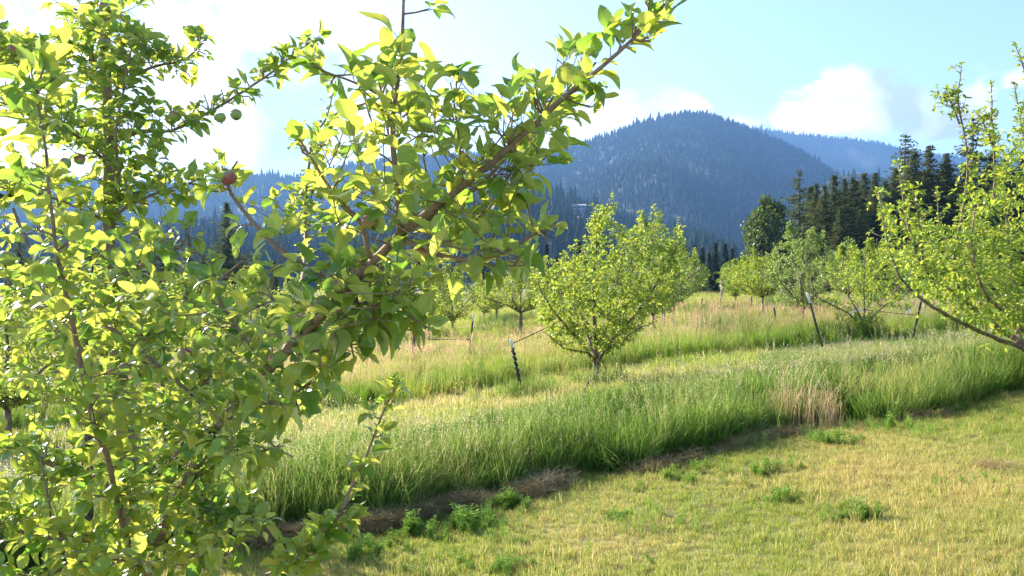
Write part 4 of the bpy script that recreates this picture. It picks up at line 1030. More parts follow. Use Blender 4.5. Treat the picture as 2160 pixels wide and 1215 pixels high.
def right_tree():
    pl = Plant(71, T_MID); D = 9.2
    A = lambda *pts: [P(*p) for p in pts]
    base = P(2190, 806, D + .1); gz = float(ground_z(base[0], base[1])); foot = np.array([base[0], base[1], gz - .02])
    pl.limb([foot, P(2186, 780, D), P(2172, 752, D)], .06, .05, 10, .06, bump=.04)
    L_ = []
    def lb(r0, r1, *pts):
        p = pl.limb(A(*pts), r0, r1, 8, .08, wig=.004); L_.append(p); return p
    lb(.028, .006, (2175, 757, D), (2152, 732, D - .1), (2093, 711, D - .3), (2019, 676, D - .6), (1960, 641, D - .8), (1910, 599, D - .9), (1886, 558, D - 1.), (1870, 500, D - 1.), (1853, 402, D - 1.))
    lb(.036, .006, (2172, 752, D), (2150, 721, D), (2108, 694, D - .1), (2064, 661, D - .2), (2022, 626, D - .3), (1981, 598, D - .4), (1948, 565, D - .5), (1922, 500, D - .5), (1905, 420, D - .5), (1896, 345, D - .5))
    lb(.034, .006, (2172, 750, D), (2153, 718, D + .1), (2146, 690, D + .2), (2147, 658, D + .2), (2137, 593, D + .3), (2128, 530, D + .3), (2122, 460, D + .3), (2100, 426, D + .3), (2098, 350, D + .3), (2094, 270, D + .3), (2091, 180, D + .3))
    lb(.020, .005, (2030, 632, D - .3), (2012, 560, D - .4), (2030, 450, D - .4), (2038, 390, D - .4), (2040, 315, D - .4), (2024, 240, D - .4), (2021, 194, D - .4), (2028, 140, D - .4))
    lb(.010, .004, (2024, 262, D - .4), (2008, 225, D - .4), (1997, 190, D - .4))
    lb(.028, .005, (2175, 750, D), (2185, 680, D + .4), (2190, 560, D + .6), (2180, 420, D + .7), (2168, 320, D + .7), (2150, 240, D + .7), (2140, 180, D + .7))
    lb(.028, .005, (2178, 752, D), (2240, 660, D + .1), (2270, 520, D + .2), (2230, 380, D + .2), (2185, 220, D + .2), (2158, 140, D + .2), (2142, 98, D + .2))
    lb(.026, .005, (2180, 755, D), (2270, 700, D - .2), (2370, 640, D - .3), (2430, 540, D - .3), (2450, 400, D - .3))
    lb(.024, .005, (2175, 752, D), (2160, 700, D - .8), (2080, 620, D - 1.5), (2050, 520, D - 1.6), (2060, 430, D - 1.6))
    lb(.024, .005, (2175, 752, D), (2170, 690, D + 1.), (2060, 600, D + 1.6), (1990, 500, D + 1.8), (1975, 400, D + 1.8))
    lb(.012, .004, (2098, 320, D + .3), (2075, 260, D + .2), (2064, 240, D + .2))
    lb(.012, .004, (1948, 565, D - .5), (1940, 480, D - .7), (1925, 400, D - .8))
    for p in L_: pl.leaves_on(p, .062, .034, .25, 6, clump=2)
    for p in L_: pl.spurs(p, 36, .060, lo=.02, hi=.16, start=.08)
    T = poly_targets([(1870, 560), (1850, 440), (1925, 400), (1960, 450), (2010, 470), (2040, 330), (2070, 400), (2090, 260), (2125, 330), (2160, 200), (2240, 200), (2330, 350), (2440, 450), (2430, 640), (2280, 700), (2160, 690), (2080, 690), (2000, 655), (1910, 600)], 680, D - 1.5, D + 1.5, 81)
    T += poly_targets([(1880, 580), (1990, 500), (2100, 470), (2300, 470), (2300, 680), (2100, 690), (2000, 650)], 320, D - 1.8, D + 1.8, 82)
    pl.fill(T, .062, .032, rmax=.007, sides=4, tip=5, start=.1, clump=2, upw=.3, lenmin=.15)
    root = thing('apple_tree', 'large spreading apple tree with long upright shoots at the right edge', 'apple tree', foot, 'apple trees of the orchard')
    pl.wood.obj('trunk', M_BARK_FAR, root, origin=foot, smooth=True); pl.build_leaves(foot).obj('foliage', M_LEAF_FAR, root, origin=foot, smooth=True)


right_tree()


def gxy(px, d): return (px - 1080) / F * d, d


def orchard():
    # the low sparse tree with a spreader, right of centre
    x, y = gxy(1823, 16.9)
    place_orchard('apple_tree', 'low sparse young apple tree between two leaning posts, right of the grey green tree', x, y, orchard_plant(101, 1.75, 1.15, .22, 170, .07, .035, T_LOW, r0=.035, scaf=5, clump=2, spikes=3), MF)
    # grey-green tree
    x, y = gxy(1693, 20.9)
    place_orchard('apple_tree', 'tall grey green apple tree with forked pale trunk, before the poplar', x, y, orchard_plant(102, 2.65, 1.25, .45, 560, .064, .036, T_LOW, r0=.06, scaf=6, clump=2, spikes=10), MP)
    # behind the middle tree, taller and paler
    x, y = gxy(1378, 19.7)
    place_orchard('apple_tree', 'taller grey green apple tree behind the middle tree', x, y, orchard_plant(103, 3.0, 1.3, .6, 560, .064, .036, T_LOW, r0=.05, scaf=6, clump=2, spikes=9), MP)
    x, y = gxy(872, 19.3)
    place_orchard('apple_tree', 'small apple tree tied by a black chain to the thin post at its right', x, y, orchard_plant(104, 1.9, 1.05, .75, 260, .07, .038, T_LOW, r0=.045, scaf=3, clump=2, spikes=6), MF)
    x, y = gxy(1098, 25.1)
    place_orchard('apple_tree', 'round yellow green apple tree with a straight trunk just left of the middle tree', x, y, orchard_plant(105, 2.25, 1.15, .75, 420, .07, .038, T_LOW, r0=.06, scaf=5, clump=2, spikes=6), MF)
    # trees behind the near tree at the left
    x, y = gxy(15, 10.2)
    place_orchard('apple_tree', 'yellow green apple tree behind the left edge of the near tree', x, y, orchard_plant(106, 2.15, 1.35, .4, 620, .064, .036, T_LOW, r0=.05, scaf=6, clump=2, spikes=8), MF)
    x, y = gxy(345, 5.9)
    place_orchard('apple_tree', 'slim apple tree close behind the near tree, below the sky gap', x, y, orchard_plant(107, 2.0, .62, .45, 170, .064, .034, T_MID, r0=.035, scaf=5, clump=2, spikes=4), MF)
    # farther trees as copies of four grown trees
    protos = []
    far = [
        (1047, 37, 2.5, 'apple tree with a thin trunk, second in the line left of the round tree', 0, .95),
        (1021, 43, 2.5, 'small distant apple tree at the left end of the line behind the leaning posts', 1, .95),
        (1400, 23.7, 2.4, 'apple tree tucked behind the right side of the middle tree', 2, 1.0),
        (1420, 27.6, 2.5, 'apple tree third behind the right side of the middle tree', 3, 1.0),
        (1440, 34.0, 2.6, 'apple tree last of the line receding right of the middle tree', 0, 1.15),
        (1552, 44, 2.5, 'rounded yellow apple tree with branches down to the grass before the round bush', 1, 1.0),
        (1608, 28.5, 2.2, 'apple tree half hidden behind the left side of the grey green tree', 2, .95),
        (1585, 36, 2.2, 'small apple tree between the rounded yellow one and the grey green tree', 3, .95),
        (1790, 30, 2.2, 'apple tree right behind the grey green tree', 0, 1.05),
        (1850, 24, 2.2, 'apple tree behind the low sparse tree', 1, .9),
        (1930, 32, 2.2, 'apple tree seen through the left limbs of the right tree', 2, 1.0),
        (2030, 27, 2.2, 'apple tree behind the middle limbs of the right tree', 3, 1.0),
        (2120, 36, 2.2, 'apple tree far behind the trunk of the right tree', 0, 1.0),
        (955, 33, 2.4, 'apple tree above the chain between post and small tree', 1, 1.05),
        (905, 27, 2.4, 'apple tree behind the small chained tree', 2, 1.05),
        (1160, 35, 2.4, 'apple tree behind the left side of the middle tree', 3, 1.05),
        (1230, 30, 2.4, 'apple tree directly behind the middle tree', 0, 1.0),
        (1300, 40, 2.4, 'distant apple tree behind the centre of the middle tree', 1, 1.1),
        (800, 30, 2.4, 'apple tree behind the lower leaves of the near tree', 2, 1.0),
        (715, 24, 2.4, 'apple tree hidden behind the near tree above the tall grass', 3, 1.0),
        (620, 34, 2.4, 'apple tree behind the near tree below the dark firs', 0, 1.0),
        (530, 26, 2.4, 'apple tree seen under the wide branched fir', 1, .95),
        (420, 22, 2.4, 'apple tree seen between the near tree and the slim tree behind it', 2, .95),
        (230, 16, 2.4, 'apple tree behind the trunk of the near tree', 3, .95),
        (-150, 15, 2.4, 'apple tree past the left edge of the photo', 0, 1.),
        (2300, 22, 2.4, 'apple tree past the right edge of the photo', 1, 1.),
    ]
    specs = [(2.3, 1.15, .6), (2.45, 1.25, .35), (2.5, 1.1, .65), (2.3, 1.2, .5)]
    pr = {}
    for px, d, H, lb, k, s in far:
        x, y = gxy(px, d); g = 'apple trees of the orchard'
        rz = random.Random(px + 3).uniform(0, 6.28)
        if k not in pr:
            h_, R_, th = specs[k]
            pr[k] = place_orchard('apple_tree', lb, x, y, orchard_plant(200 + k, h_, R_, th, 420, .085, .045, T_LOW, r0=.05, scaf=5, clump=2, spikes=7, sides=5), MF, rz, s)
        else:
            copy_tree(pr[k], (x, y, float(ground_z(x, y)) - .02), rz, (s, s, s * random.Random(px).uniform(.93, 1.1)), lb, g)


orchard()

# ------------------------------------------------------------------ posts, ties, stakes
M_POST = noise_material('dark_green_steel', (.012, .018, .016), (.03, .038, .034), 30, .55, .2)
M_WHITE = noise_material('white_paint', (.62, .64, .66), (.82, .83, .84), 25, .5, .1)
M_RUBBER = noise_material('black_strap', (.012, .012, .012), (.025, .025, .025), 30, .5, 0)
M_WOOD = noise_material('weathered_wood', (.22, .18, .14), (.40, .35, .29), 20, .85, .3, stretch=(1, 1, .2))


def tie(mb, a, b, w=.012, sag=.03):
    """perforated chain strap: links with a gap between them"""
    a = np.array(a, float); b = np.array(b, float); n = max(4, int(np.linalg.norm(b - a) / .022)); q = np.linspace(0, 1, n + 1)[:, None]
    p = a + (b - a) * q; p[:, 2] -= sag * 4 * (q * (1 - q))[:, 0]
    tube(mb, p, w * .28, 4)
    for i in range(0, n, 2): tube(mb, [p[i], (p[i] + p[i + 1]) / 2, p[i + 1]], [w * .6, w * .75, w * .6], 5)


def tpost(base_px, base_py, d, top_px, top_py, label, dd=0., wrapped=False, white=.14, w=.038):
    b = P(base_px, base_py, d); b[2] = float(ground_z(b[0], b[1])) - .05
    t = P(top_px, top_py, d + dd)
    ax = unit(t - b); Ln = np.linalg.norm(t - b)
    root = thing('fence_post', label, 'post', b, 'steel posts beside the orchard trees')
    X = unit(np.cross([0, 1., 0], ax)); Y = np.cross(ax, X); R = np.stack([X, Y, ax], 1)
    # T section: face flange and web, studs up the face
    def prof(mb, z0, z1, m=0):
        box(mb, R @ np.array([0, -.006, (z0 + z1) / 2]), (w, .006, z1 - z0), m, R)
        box(mb, R @ np.array([0, .013, (z0 + z1) / 2]), (.007, .031, z1 - z0), m, R)
    mb = MB(); prof(mb, 0, Ln - white)
    z = .1
    while z < Ln - white: box(mb, R @ np.array([0, -.0125, z]), (.014, .007, .012), 0, R); z += .055
    mb.obj('shaft', M_POST, root)
    mb = MB(); prof(mb, Ln - white, Ln); mb.obj('painted_top', M_WHITE, root)
    if wrapped:
        mb = MB(); q = np.linspace(0, 1, 130); s = Ln * (.05 + .80 * q); a = q * 6.283 * 9
        pts = np.stack([np.cos(a) * .026, np.sin(a) * .03 + .004, s], 1) @ R.T
        tube(mb, pts, .0065, 5)
        for i in range(0, 130, 3): tube(mb, pts[i:i + 2] if i < 129 else pts[i - 1:], .011, 5)
        mb.obj('wound_strap', M_RUBBER, root)
    return b, t


def strap(a, b, label, sag=.03, w=.014):
    o_ = np.array(a, float); mb = MB(); tie(mb, a, b, w, sag); o = mb.obj('tie_strap', M_RUBBER, origin=o_); tag(o, label, 'strap', 'black chain straps tying trees to posts'); return o


b, t = tpost(1104, 838, 12.0, 1077, 716, 'leaning black post wound with strap, white top, left of the middle apple tree', -.15, True)
strap(b + (t - b) * .93, P(1190, 672, 12.4), 'black strap running from the wrapped leaning post up into the middle tree', .01)
b, t = tpost(988, 752, 20.0, 999, 661, 'thin dark post with long white top, left of the wrapped leaning post', 0., white=.2)
strap(b + (t - b) * .45, P(868, 713, 19.4), 'black chain strap running left from the thin post to the small tree', .02, .022)
tpost(778, 772, 19.0, 762, 702, 'dark post half hidden under the leaves of the near tree', 0., white=.02)
b, t = tpost(1736, 730, 15.6, 1702, 617, 'leaning dark post with white top in front of the grey green apple tree', 0., white=.2)
tpost(1641, 704, 19.2, 1632, 645, 'short dark post left of the grey green tree trunk', 0., white=.05)
b, t = tpost(1925, 714, 16.6, 1948, 612, 'dark post with white top leaning right, under the right tree limbs', 0., white=.2)
strap(b + (t - b) * .5, P(1818, 652, 16.9), 'black strap running left from the right leaning post to the low sparse tree', .01)
tpost(1478, 646, 40, 1482, 628, 'tiny far post near the field edge right of the middle tree', 0., white=.03, w=.05)
tpost(1524, 648, 38, 1519, 628, 'tiny far leaning post before the rounded yellow tree', 0., white=.03, w=.05)
tpost(1048, 656, 44, 1052, 640, 'tiny far post behind the line of distant trees', 0., white=.03, w=.05)
tpost(189, 1100, 3.9, 189, 512, 'black post standing close behind the near apple tree', 0., white=.02)
strap(P(-60, 425, 3.1), P(70, 402, 3.1), 'black notched strap crossing the left edge behind the leaves of the near tree', .0, .016)


def stake(px, top, d, r, label, mat=M_WOOD, white=False):
    x, y = gxy(px, d); z = float(ground_z(x, y)); h = P(px, top, d)[2] - z
    mb = MB(); tube(mb, [[0, 0, -.05], [.01, 0, h * .5], [.0, 0, h]], [r, r * .97, r * .93], 8, bump=.03)
    root = thing('wooden_stake', label, 'stake', (x, y, z), 'stakes among the orchard rows')
    mb.obj('shaft', mat, root)
    if white:
        mb = MB(); tube(mb, [[0, 0, h + .002], [0, 0, h * .45]], [r * 1.12, r * 1.12], 8); mb.obj('guard', M_WHITE, root)


stake(1608, 640, 25, .03, 'brown wooden stake under the left side of the grey green tree')
stake(1595, 630, 27, .02, 'thin stake left of the brown wooden stake')
stake(1522, 590, 55, .07, 'grey far pole rising before the small spruces')
stake(1916, 648, 19.5, .04, 'white guarded stake left of the right leaning post', white=True)
stake(1950, 640, 21, .045, 'grey stake just right of the right leaning post', white=False)
stake(1401, 662, 23, .03, 'pale stake behind the right side of the middle tree')
# limb spreader in the low sparse tree and a short stick by the middle tree
a_ = P(1793, 661, 16.7); mb = MB(); tube(mb, [P(1793, 661, 16.7), P(1806, 656, 16.75), P(1820, 651, 16.8)], [.017] * 3, 6)
tag(mb.obj('limb_spreader', M_WHITE, origin=a_), 'white stick propping the limbs of the low sparse apple tree', 'spreader')
a_ = P(1232, 823, 11.7); mb = MB(); tube(mb, [P(1230, 828, 11.7), P(1242, 804, 11.75)], [.014, .012], 6)
tag(mb.obj('leaning_stick', M_RUBBER, origin=a_), 'short dark stick leaning in the grass left of the middle tree trunk', 'stick')

# ------------------------------------------------------------------ grass
def blade(mb, r, L, w, lean, kind=0, seg=4, org=(0, 0, 0), az=None, z0=0, rnd=None, curlp=2.0):
    az = r.uniform(0, 6.283) if az is None else az; q = np.linspace(0, 1, seg + 1)
    ang = lean * q ** curlp; s = np.cumsum(np.concatenate([[0], np.sin((ang[1:] + ang[:-1]) / 2)])) * L / seg; h = np.cumsum(np.concatenate([[0], np.cos((ang[1:] + ang[:-1]) / 2)])) * L / seg
    wd = w * (1 - q ** 2.2) * .5 + .0004
    fa = az + 1.57 + r.uniform(-.5, .5)
    c = np.stack([org[0] + np.cos(az) * s, org[1] + np.sin(az) * s, z0 + h], 1)
    o = np.stack([np.cos(fa) * wd, np.sin(fa) * wd, np.zeros_like(wd)], 1)
    V = np.concatenate([c - o, c + o]); n = seg + 1
    Q = [[i, n + i, n + i + 1, i + 1] for i in range(seg)]
    rn = r.random() if rnd is None else rnd
    A = np.stack([np.tile(q, 2), np.full(2 * n, kind), np.full(2 * n, rn)], 1)
    mb.add(V, Q, A=A); return c


def tuft_lawn(seed, n=26, rad=.07, L=(.03, .085), w=.0032):
    r = np.random.default_rng(seed); mb = MB()
    for i in range(n):
        a = r.uniform(0, 6.28); q = rad * r.random() ** .5
        blade(mb, r, r.uniform(*L), w * r.uniform(.6, 1.3), r.uniform(.2, 1.7), seg=3, org=(math.cos(a) * q, math.sin(a) * q), rnd=r.random())
    return mb


def seed_head(mb, r, p, d, L, w):
    """slender panicle: several spikelets along the top of a stalk"""
    n = 7
    for i in range(n):
        c = p + d * L * i / n; a = r.uniform(0, 6.28); o = np.array([math.cos(a), math.sin(a), .9]); o = unit(o) * L * .20
        s = unit(np.cross(o, [0.3, .2, 1])) * w
        mb.add([c, c + o * .5 + s, c + o, c + o * .5 - s], Q=[[0, 1, 2, 3]], A=[[.9, 1, r.random()]] * 4)


def tuft_tall(seed, n=24, rad=.12, L=(.35, .72), w=.0065, stalks=3, dry=0.):
    r = np.random.default_rng(seed); mb = MB()
    for i in range(n):
        a = r.uniform(0, 6.28); q = rad * r.random() ** .5
        blade(mb, r, r.uniform(*L), w * r.uniform(.6, 1.3), r.uniform(.25, 1.8), seg=5, org=(math.cos(a) * q, math.sin(a) * q))
    for i in range(stalks):
        a = r.uniform(0, 6.28); q = rad * r.random() ** .5
        c = blade(mb, r, L[1] * r.uniform(1.0, 1.3), .0032, r.uniform(.05, .5), seg=5, org=(math.cos(a) * q, math.sin(a) * q))
        seed_head(mb, r, c[-1] - (c[-1] - c[-2]) * .6, unit(c[-1] - c[-2]), L[1] * .2, .004)
    return mb


def tuft_weed(seed, n=9, rad=.08, H=(.2, .45), leaf=.018):
    """leafy stems (alfalfa like)"""
    r = np.random.default_rng(seed); mb = MB()
    for i in range(n):
        a = r.uniform(0, 6.28); q = rad * r.random() ** .5; h = r.uniform(*H)
        c = blade(mb, r, h, .003, r.uniform(.1, .9), kind=2, seg=5, org=(math.cos(a) * q, math.sin(a) * q), curlp=1.2)
        m = int(h / .022)
        for k in range(m):
            f = (k + 1) / m; p = np.array([np.interp(f, np.linspace(0, 1, len(c)), c[:, j]) for j in range(3)])
            for _ in range(3):
                b = r.uniform(0, 6.28); e = unit([math.cos(b), math.sin(b), r.uniform(-.1, .7)]); s = leaf * r.uniform(.6, 1.3); sd = unit(np.cross(e, [0, 0, 1.])) * s * .34
                up = np.array([0, 0, s * .12]); p0 = p + e * s * .5
                mb.add([p0, p0 + e * s * .45 + sd + up, p0 + e * s, p0 + e * s * .45 - sd + up], Q=[[0, 1, 2, 3]], A=[[.5, 2, r.random()]] * 4)
    return mb


def tuft_straw(seed, n=30, rad=.12, L=(.3, .6), flat=False):
    r = np.random.default_rng(seed); mb = MB()
    for i in range(n):
        a = r.uniform(0, 6.28); q = rad * r.random() ** .5
        if flat:
            az = r.uniform(0, 6.28); l = r.uniform(*L); p = np.array([math.cos(a) * q, math.sin(a) * q, r.uniform(0, .05)]); e = unit([math.cos(az), math.sin(az), r.uniform(-.15, .25)]) * l; s = unit(np.cross(e, [0, 0, 1.])) * .0018
            mb.add([p - s, p + s, p + e * .5 + s + [0, 0, .01], p + e * .5 - s + [0, 0, .01], p + e + s * .5, p + e - s * .5], Q=[[0, 1, 2, 3], [3, 2, 4, 5]], A=[[.5, 0, r.random()]] * 6)
        else:
            c = blade(mb, r, r.uniform(*L), .0035, r.uniform(.3, 1.5), seg=5, org=(math.cos(a) * q, math.sin(a) * q))
            if i % 2: seed_head(mb, r, c[-2], unit(c[-1] - c[-2]), .09, .0035)
    return mb


def variants(name, fn, k, mat, seed, **kw):
    c = bpy.data.collections.new(name)
    for i in range(k):
        o = bpy.data.objects.new(name, fn(seed + i, **kw).mesh(name, mat)); c.objects.link(o)
    return c


def scatter(name, label, pts, scl, coll, cat, seed=0, tilt=.12, zs=None):
    r = np.random.default_rng(seed); n = len(pts)
    me = bpy.data.meshes.new(name); me.vertices.add(n); me.vertices.foreach_set('co', np.asarray(pts, np.float32).ravel())
    rot = np.stack([r.normal(0, tilt, n), r.normal(0, tilt, n), r.uniform(0, 6.283, n)], 1)
    a = me.attributes.new('rot', 'FLOAT_VECTOR', 'POINT'); a.data.foreach_set('vector', rot.astype(np.float32).ravel())
    s3 = np.repeat(np.asarray(scl, float)[:, None], 3, 1)
    if zs is not None: s3[:, 2] *= zs
    a = me.attributes.new('scl', 'FLOAT_VECTOR', 'POINT'); a.data.foreach_set('vector', s3.astype(np.float32).ravel())
    o = bpy.data.objects.new(name, me); COL.objects.link(o)
    g = bpy.data.node_groups.new(name, 'GeometryNodeTree'); g.interface.new_socket('Geometry', in_out='INPUT', socket_type='NodeSocketGeometry'); g.interface.new_socket('Geometry', in_out='OUTPUT', socket_type='NodeSocketGeometry')
    N = g.nodes; L = g.links; gi = N.new('NodeGroupInput'); go = N.new('NodeGroupOutput')
    ip = N.new('GeometryNodeInstanceOnPoints'); ci = N.new('GeometryNodeCollectionInfo'); ci.inputs['Collection'].default_value = coll
    ci.inputs['Separate Children'].default_value = True; ci.inputs['Reset Children'].default_value = True
    ip.inputs['Pick Instance'].default_value = True
    nr = N.new('GeometryNodeInputNamedAttribute'); nr.data_type = 'FLOAT_VECTOR'; nr.inputs['Name'].default_value = 'rot'
    ns = N.new('GeometryNodeInputNamedAttribute'); ns.data_type = 'FLOAT_VECTOR'; ns.inputs['Name'].default_value = 'scl'
    L.new(gi.outputs[0], ip.inputs['Points']); L.new(ci.outputs[0], ip.inputs['Instance']); L.new(nr.outputs['Attribute'], ip.inputs['Rotation']); L.new(ns.outputs['Attribute'], ip.inputs['Scale'])
    L.new(ip.outputs[0], go.inputs[0])
    md = o.modifiers.new('scatter', 'NODES'); md.node_group = g
    tag(o, label, cat, kind='stuff'); return o


def zone_pts(n, d0, d1, seed, power=1.0, k=.80, cond=None):
    """points spread over the field between two distances; density thins with distance by `power`"""
    r = np.random.default_rng(seed); u = r.random(n * 4)
    e = 2 - power
    d = (d0 ** e + (d1 ** e - d0 ** e) * u) ** (1 / e) if abs(e) > 1e-6 else d0 * (d1 / d0) ** u
    x = r.uniform(-k, k, n * 4) * d
    m = np.ones(n * 4, bool) if cond is None else cond(x, d, r)
    x, d = x[m][:n], d[m][:n]
    return x, d


EDGE_N = lambda x, y: (fbm(x * .8 + 40, y * .8 + 40, 3, 400) - .44) * 1.3
def qn(x, y): return q_of(x, y) + EDGE_N(x, y)
def xyz(x, y, dz=0.): return np.stack([x, y, ground_z(x, y) - .004 + dz], 1)


def band(x, y):
    """0..1 how tall the grass stands at this place (rows keep tall grass, alleys are mown)"""
    q = qn(x, y); h = np.zeros_like(q)
    h = np.where((q > 6.7) & (q < 9.7), 1.0, h)
    h = np.where((q >= 9.7) & (q < 10.7), 1.0 - (q - 9.7) * .8, h)
    h = np.where((q > 10.7) & (q < 13.7), .10, h)
    # the first row's tall grass runs together with the second on the right
    h = np.where((x > 4.0 + .4 * (q - 12)) & (q > 9.7) & (q < 13.8), .8, h)
    h = np.where((q > 13.7) & (q < 18.0), 1.05, h)
    far = (q - 18.0) / 7.0; f = far - np.floor(far)
    h = np.where(q >= 18.0, np.where(f < .42, .08, .85), h)
    return h


C_LAWN = variants('lawn_tuft', tuft_lawn, 8, M_LAWN, 500, n=30, w=.0028)
C_PINK = variants('pink_tuft', tuft_tall, 6, M_PINK, 630, n=8, rad=.15, L=(.3, .5), stalks=12)
C_LAWNT = variants('lawn_tuft_long', tuft_lawn, 6, M_LAWN, 520, n=22, rad=.08, L=(.07, .17), w=.0038)
C_TALL = variants('tall_tuft', tuft_tall, 8, M_TALL, 540, stalks=1, n=30, w=.0075)
C_WEED = variants('weed_tuft', tuft_weed, 6, M_WEED, 560)
C_WEEDT = variants('weed_tuft_tall', tuft_weed, 6, M_TALL, 580, n=10, rad=.12, H=(.35, .66), leaf=.034)
C_MEAD = variants('meadow_tuft', tuft_tall, 8, M_MEADOW, 600, n=22, rad=.14, L=(.3, .55), w=.007, stalks=7)
C_DARK = variants('dark_weed_tuft', tuft_tall, 5, M_DARKW, 610, stalks=0, n=30, rad=.16, w=.009)
C_STALK = variants('stalk_tuft', tuft_tall, 6, M_STALK, 615, n=1, rad=.14, stalks=4)
C_STRAW = variants('straw_tuft', tuft_straw, 5, M_STRAW, 620)
C_HAY = variants('hay_tuft', tuft_straw, 5, M_HAY, 640, n=60, rad=.16, L=(.08, .22), flat=True)

def gp(px, py):
    """where the view ray through a photo pixel meets the ground"""
    ds = np.linspace(2, 60, 6000); kx = (px - 1080) / F; kz = -(py - 607.5) / F
    f = EYE + kz * ds - ground_z(kx * ds, ds); i = int(np.argmax(f < 0)); return kx * ds[i], ds[i]


def open_spot(x, y, seed):
    """thin the green grass where the dry tufts stand"""
    r = np.random.default_rng(seed); m = np.ones(len(x), bool)
    for cx, cy_, R_ in [(*gp(1690, 900), .62), (*gp(1815, 875), .45)]: m &= ~((np.hypot(x - cx, y - cy_) < R_) & (r.random(len(x)) < .85))
    return m


# lawn in the foreground
x, y = zone_pts(42000, 3.2, 14, 1, .6, .80, lambda x, y, r: qn(x, y) < 6.9)
scatter('mown_grass', 'short dry yellow green mown grass in the foreground', xyz(x, y), rng.uniform(.3, .62, len(x)), C_LAWN, 'grass', 1, tilt=.25)
x, y = zone_pts(2000, 3.2, 14, 2, .6, .80, lambda x, y, r: (qn(x, y) < 7.0) & ((fbm(x * .9, y * .9, 3, 60) > .5) | (q_of(x, y) > 6.2)))
scatter('longer_grass', 'slightly longer green grass scattered in the mown grass', xyz(x, y), rng.uniform(.4, .75, len(x)), C_LAWNT, 'grass', 2)
# tall strip in front
x, y = zone_pts(15000, 5.2, 26, 3, 1.0, .80, lambda x, y, r: (q_of(x, y) < 13.9) & (band(x, y) > .5) & (qn(x, y) > 6.7))
hh = band(x, y) * np.clip(1.0 - (qn(x, y) - 7.3) * .28, .26, 1) * .77 * (.25 + .8 * fbm(x * .7, y * .7, 3, 77) + .75 * fbm(x * 2.6, y * 2.6, 3, 78)) * rng.uniform(.75, 1.15, len(x)) * np.clip((qn(x, y) - 6.2) / .8, .7, 1)
k_ = open_spot(x, y, 1)
scatter('tall_grass', 'tall green uncut grass strip crossing the middle of the photo', xyz(x, y)[k_], hh[k_], C_TALL, 'grass', 3, tilt=.24)
x, y = zone_pts(7500, 5.2, 20, 4, 1.0, .80, lambda x, y, r: (q_of(x, y) < 12) & (band(x, y) > .8) & (fbm(x * .6 + 9, y * .6, 3, 88) + r.normal(0, .05, len(x)) > .43))
scatter('leafy_weeds', 'small leaved green weeds mixed through the tall grass strip', xyz(x, y), rng.uniform(.45, .85, len(x)) * np.clip(1.0 - (qn(x, y) - 7.3) * .28, .26, 1) * np.clip((qn(x, y) - 6.2) / 1.6, .45, 1), C_WEEDT, 'weeds', 4)
x, y = zone_pts(2600, 5.2, 30, 44, 1.0, .80, lambda x, y, r: ((q_of(x, y) < 9.2) | (q_of(x, y) > 13.8)) & (q_of(x, y) < 19) & (band(x, y) > .15) & (qn(x, y) > 6.9) & (fbm(x * .5 + 3, y * .5, 3, 188) + r.normal(0, .06, len(x)) > .44))
scatter('grass_stalks', 'thin pale grass stalks with seed heads standing above the tall green strip', xyz(x, y), rng.uniform(.45, .85, len(x)), C_STALK, 'grass', 44, tilt=.2)
x, y = zone_pts(7000, 5.2, 20, 45, 1.0, .80, lambda x, y, r: (qn(x, y) > 6.72) & (qn(x, y) < 7.9))
scatter('edge_grass', 'dense dark footed front edge of the tall grass strip', xyz(x, y)[open_spot(x, y, 2)], (rng.uniform(.35, .80, len(x)) * (.7 + .6 * fbm(x * 2.2, y * 2.2, 3, 79)))[open_spot(x, y, 2)], C_TALL, 'grass', 45, tilt=.26)
x, y = zone_pts(5200, 9, 30, 46, 1.0, .80, lambda x, y, r: (q_of(x, y) > 13.7) & (q_of(x, y) < 14.7))
scatter('row_edge_grass', 'green foot of the second grass strip behind the mown alley', xyz(x, y), rng.uniform(.45, .7, len(x)), C_TALL, 'grass', 46, tilt=.16)
x, y = zone_pts(2400, 12, 60, 47, 1.2, .80, lambda x, y, r: ((q_of(x, y) > 15) & (q_of(x, y) < 18.6) | (q_of(x, y) > 21.5) & (q_of(x, y) < 24.5)) & (fbm(x * .35 + 7, y * .35, 3, 222) + r.normal(0, .03, len(x)) > .46))
scatter('pink_headed_grass', 'patches of pinkish seed headed grass behind the mown alley', xyz(x, y), rng.uniform(.8, 1.15, len(x)), C_PINK, 'grass', 47)
tx, ty_ = [], []
for cx, cy_ in [gxy(1258, 12.6), gxy(1823, 16.9), gxy(1693, 20.9), gxy(1378, 19.7), gxy(872, 19.3), gxy(1098, 25.1), gxy(1104, 12.0), gxy(988, 20.)]:
    tx.append(cx + rng.normal(0, .26, 60)); ty_.append(cy_ + rng.normal(0, .2, 60))
tx = np.concatenate(tx); ty_ = np.concatenate(ty_)
scatter('trunk_grass', 'uncut grass standing round the feet of the nearer trees and posts', xyz(tx, ty_), rng.uniform(.25, .62, len(tx)), C_TALL, 'grass', 49, tilt=.2)
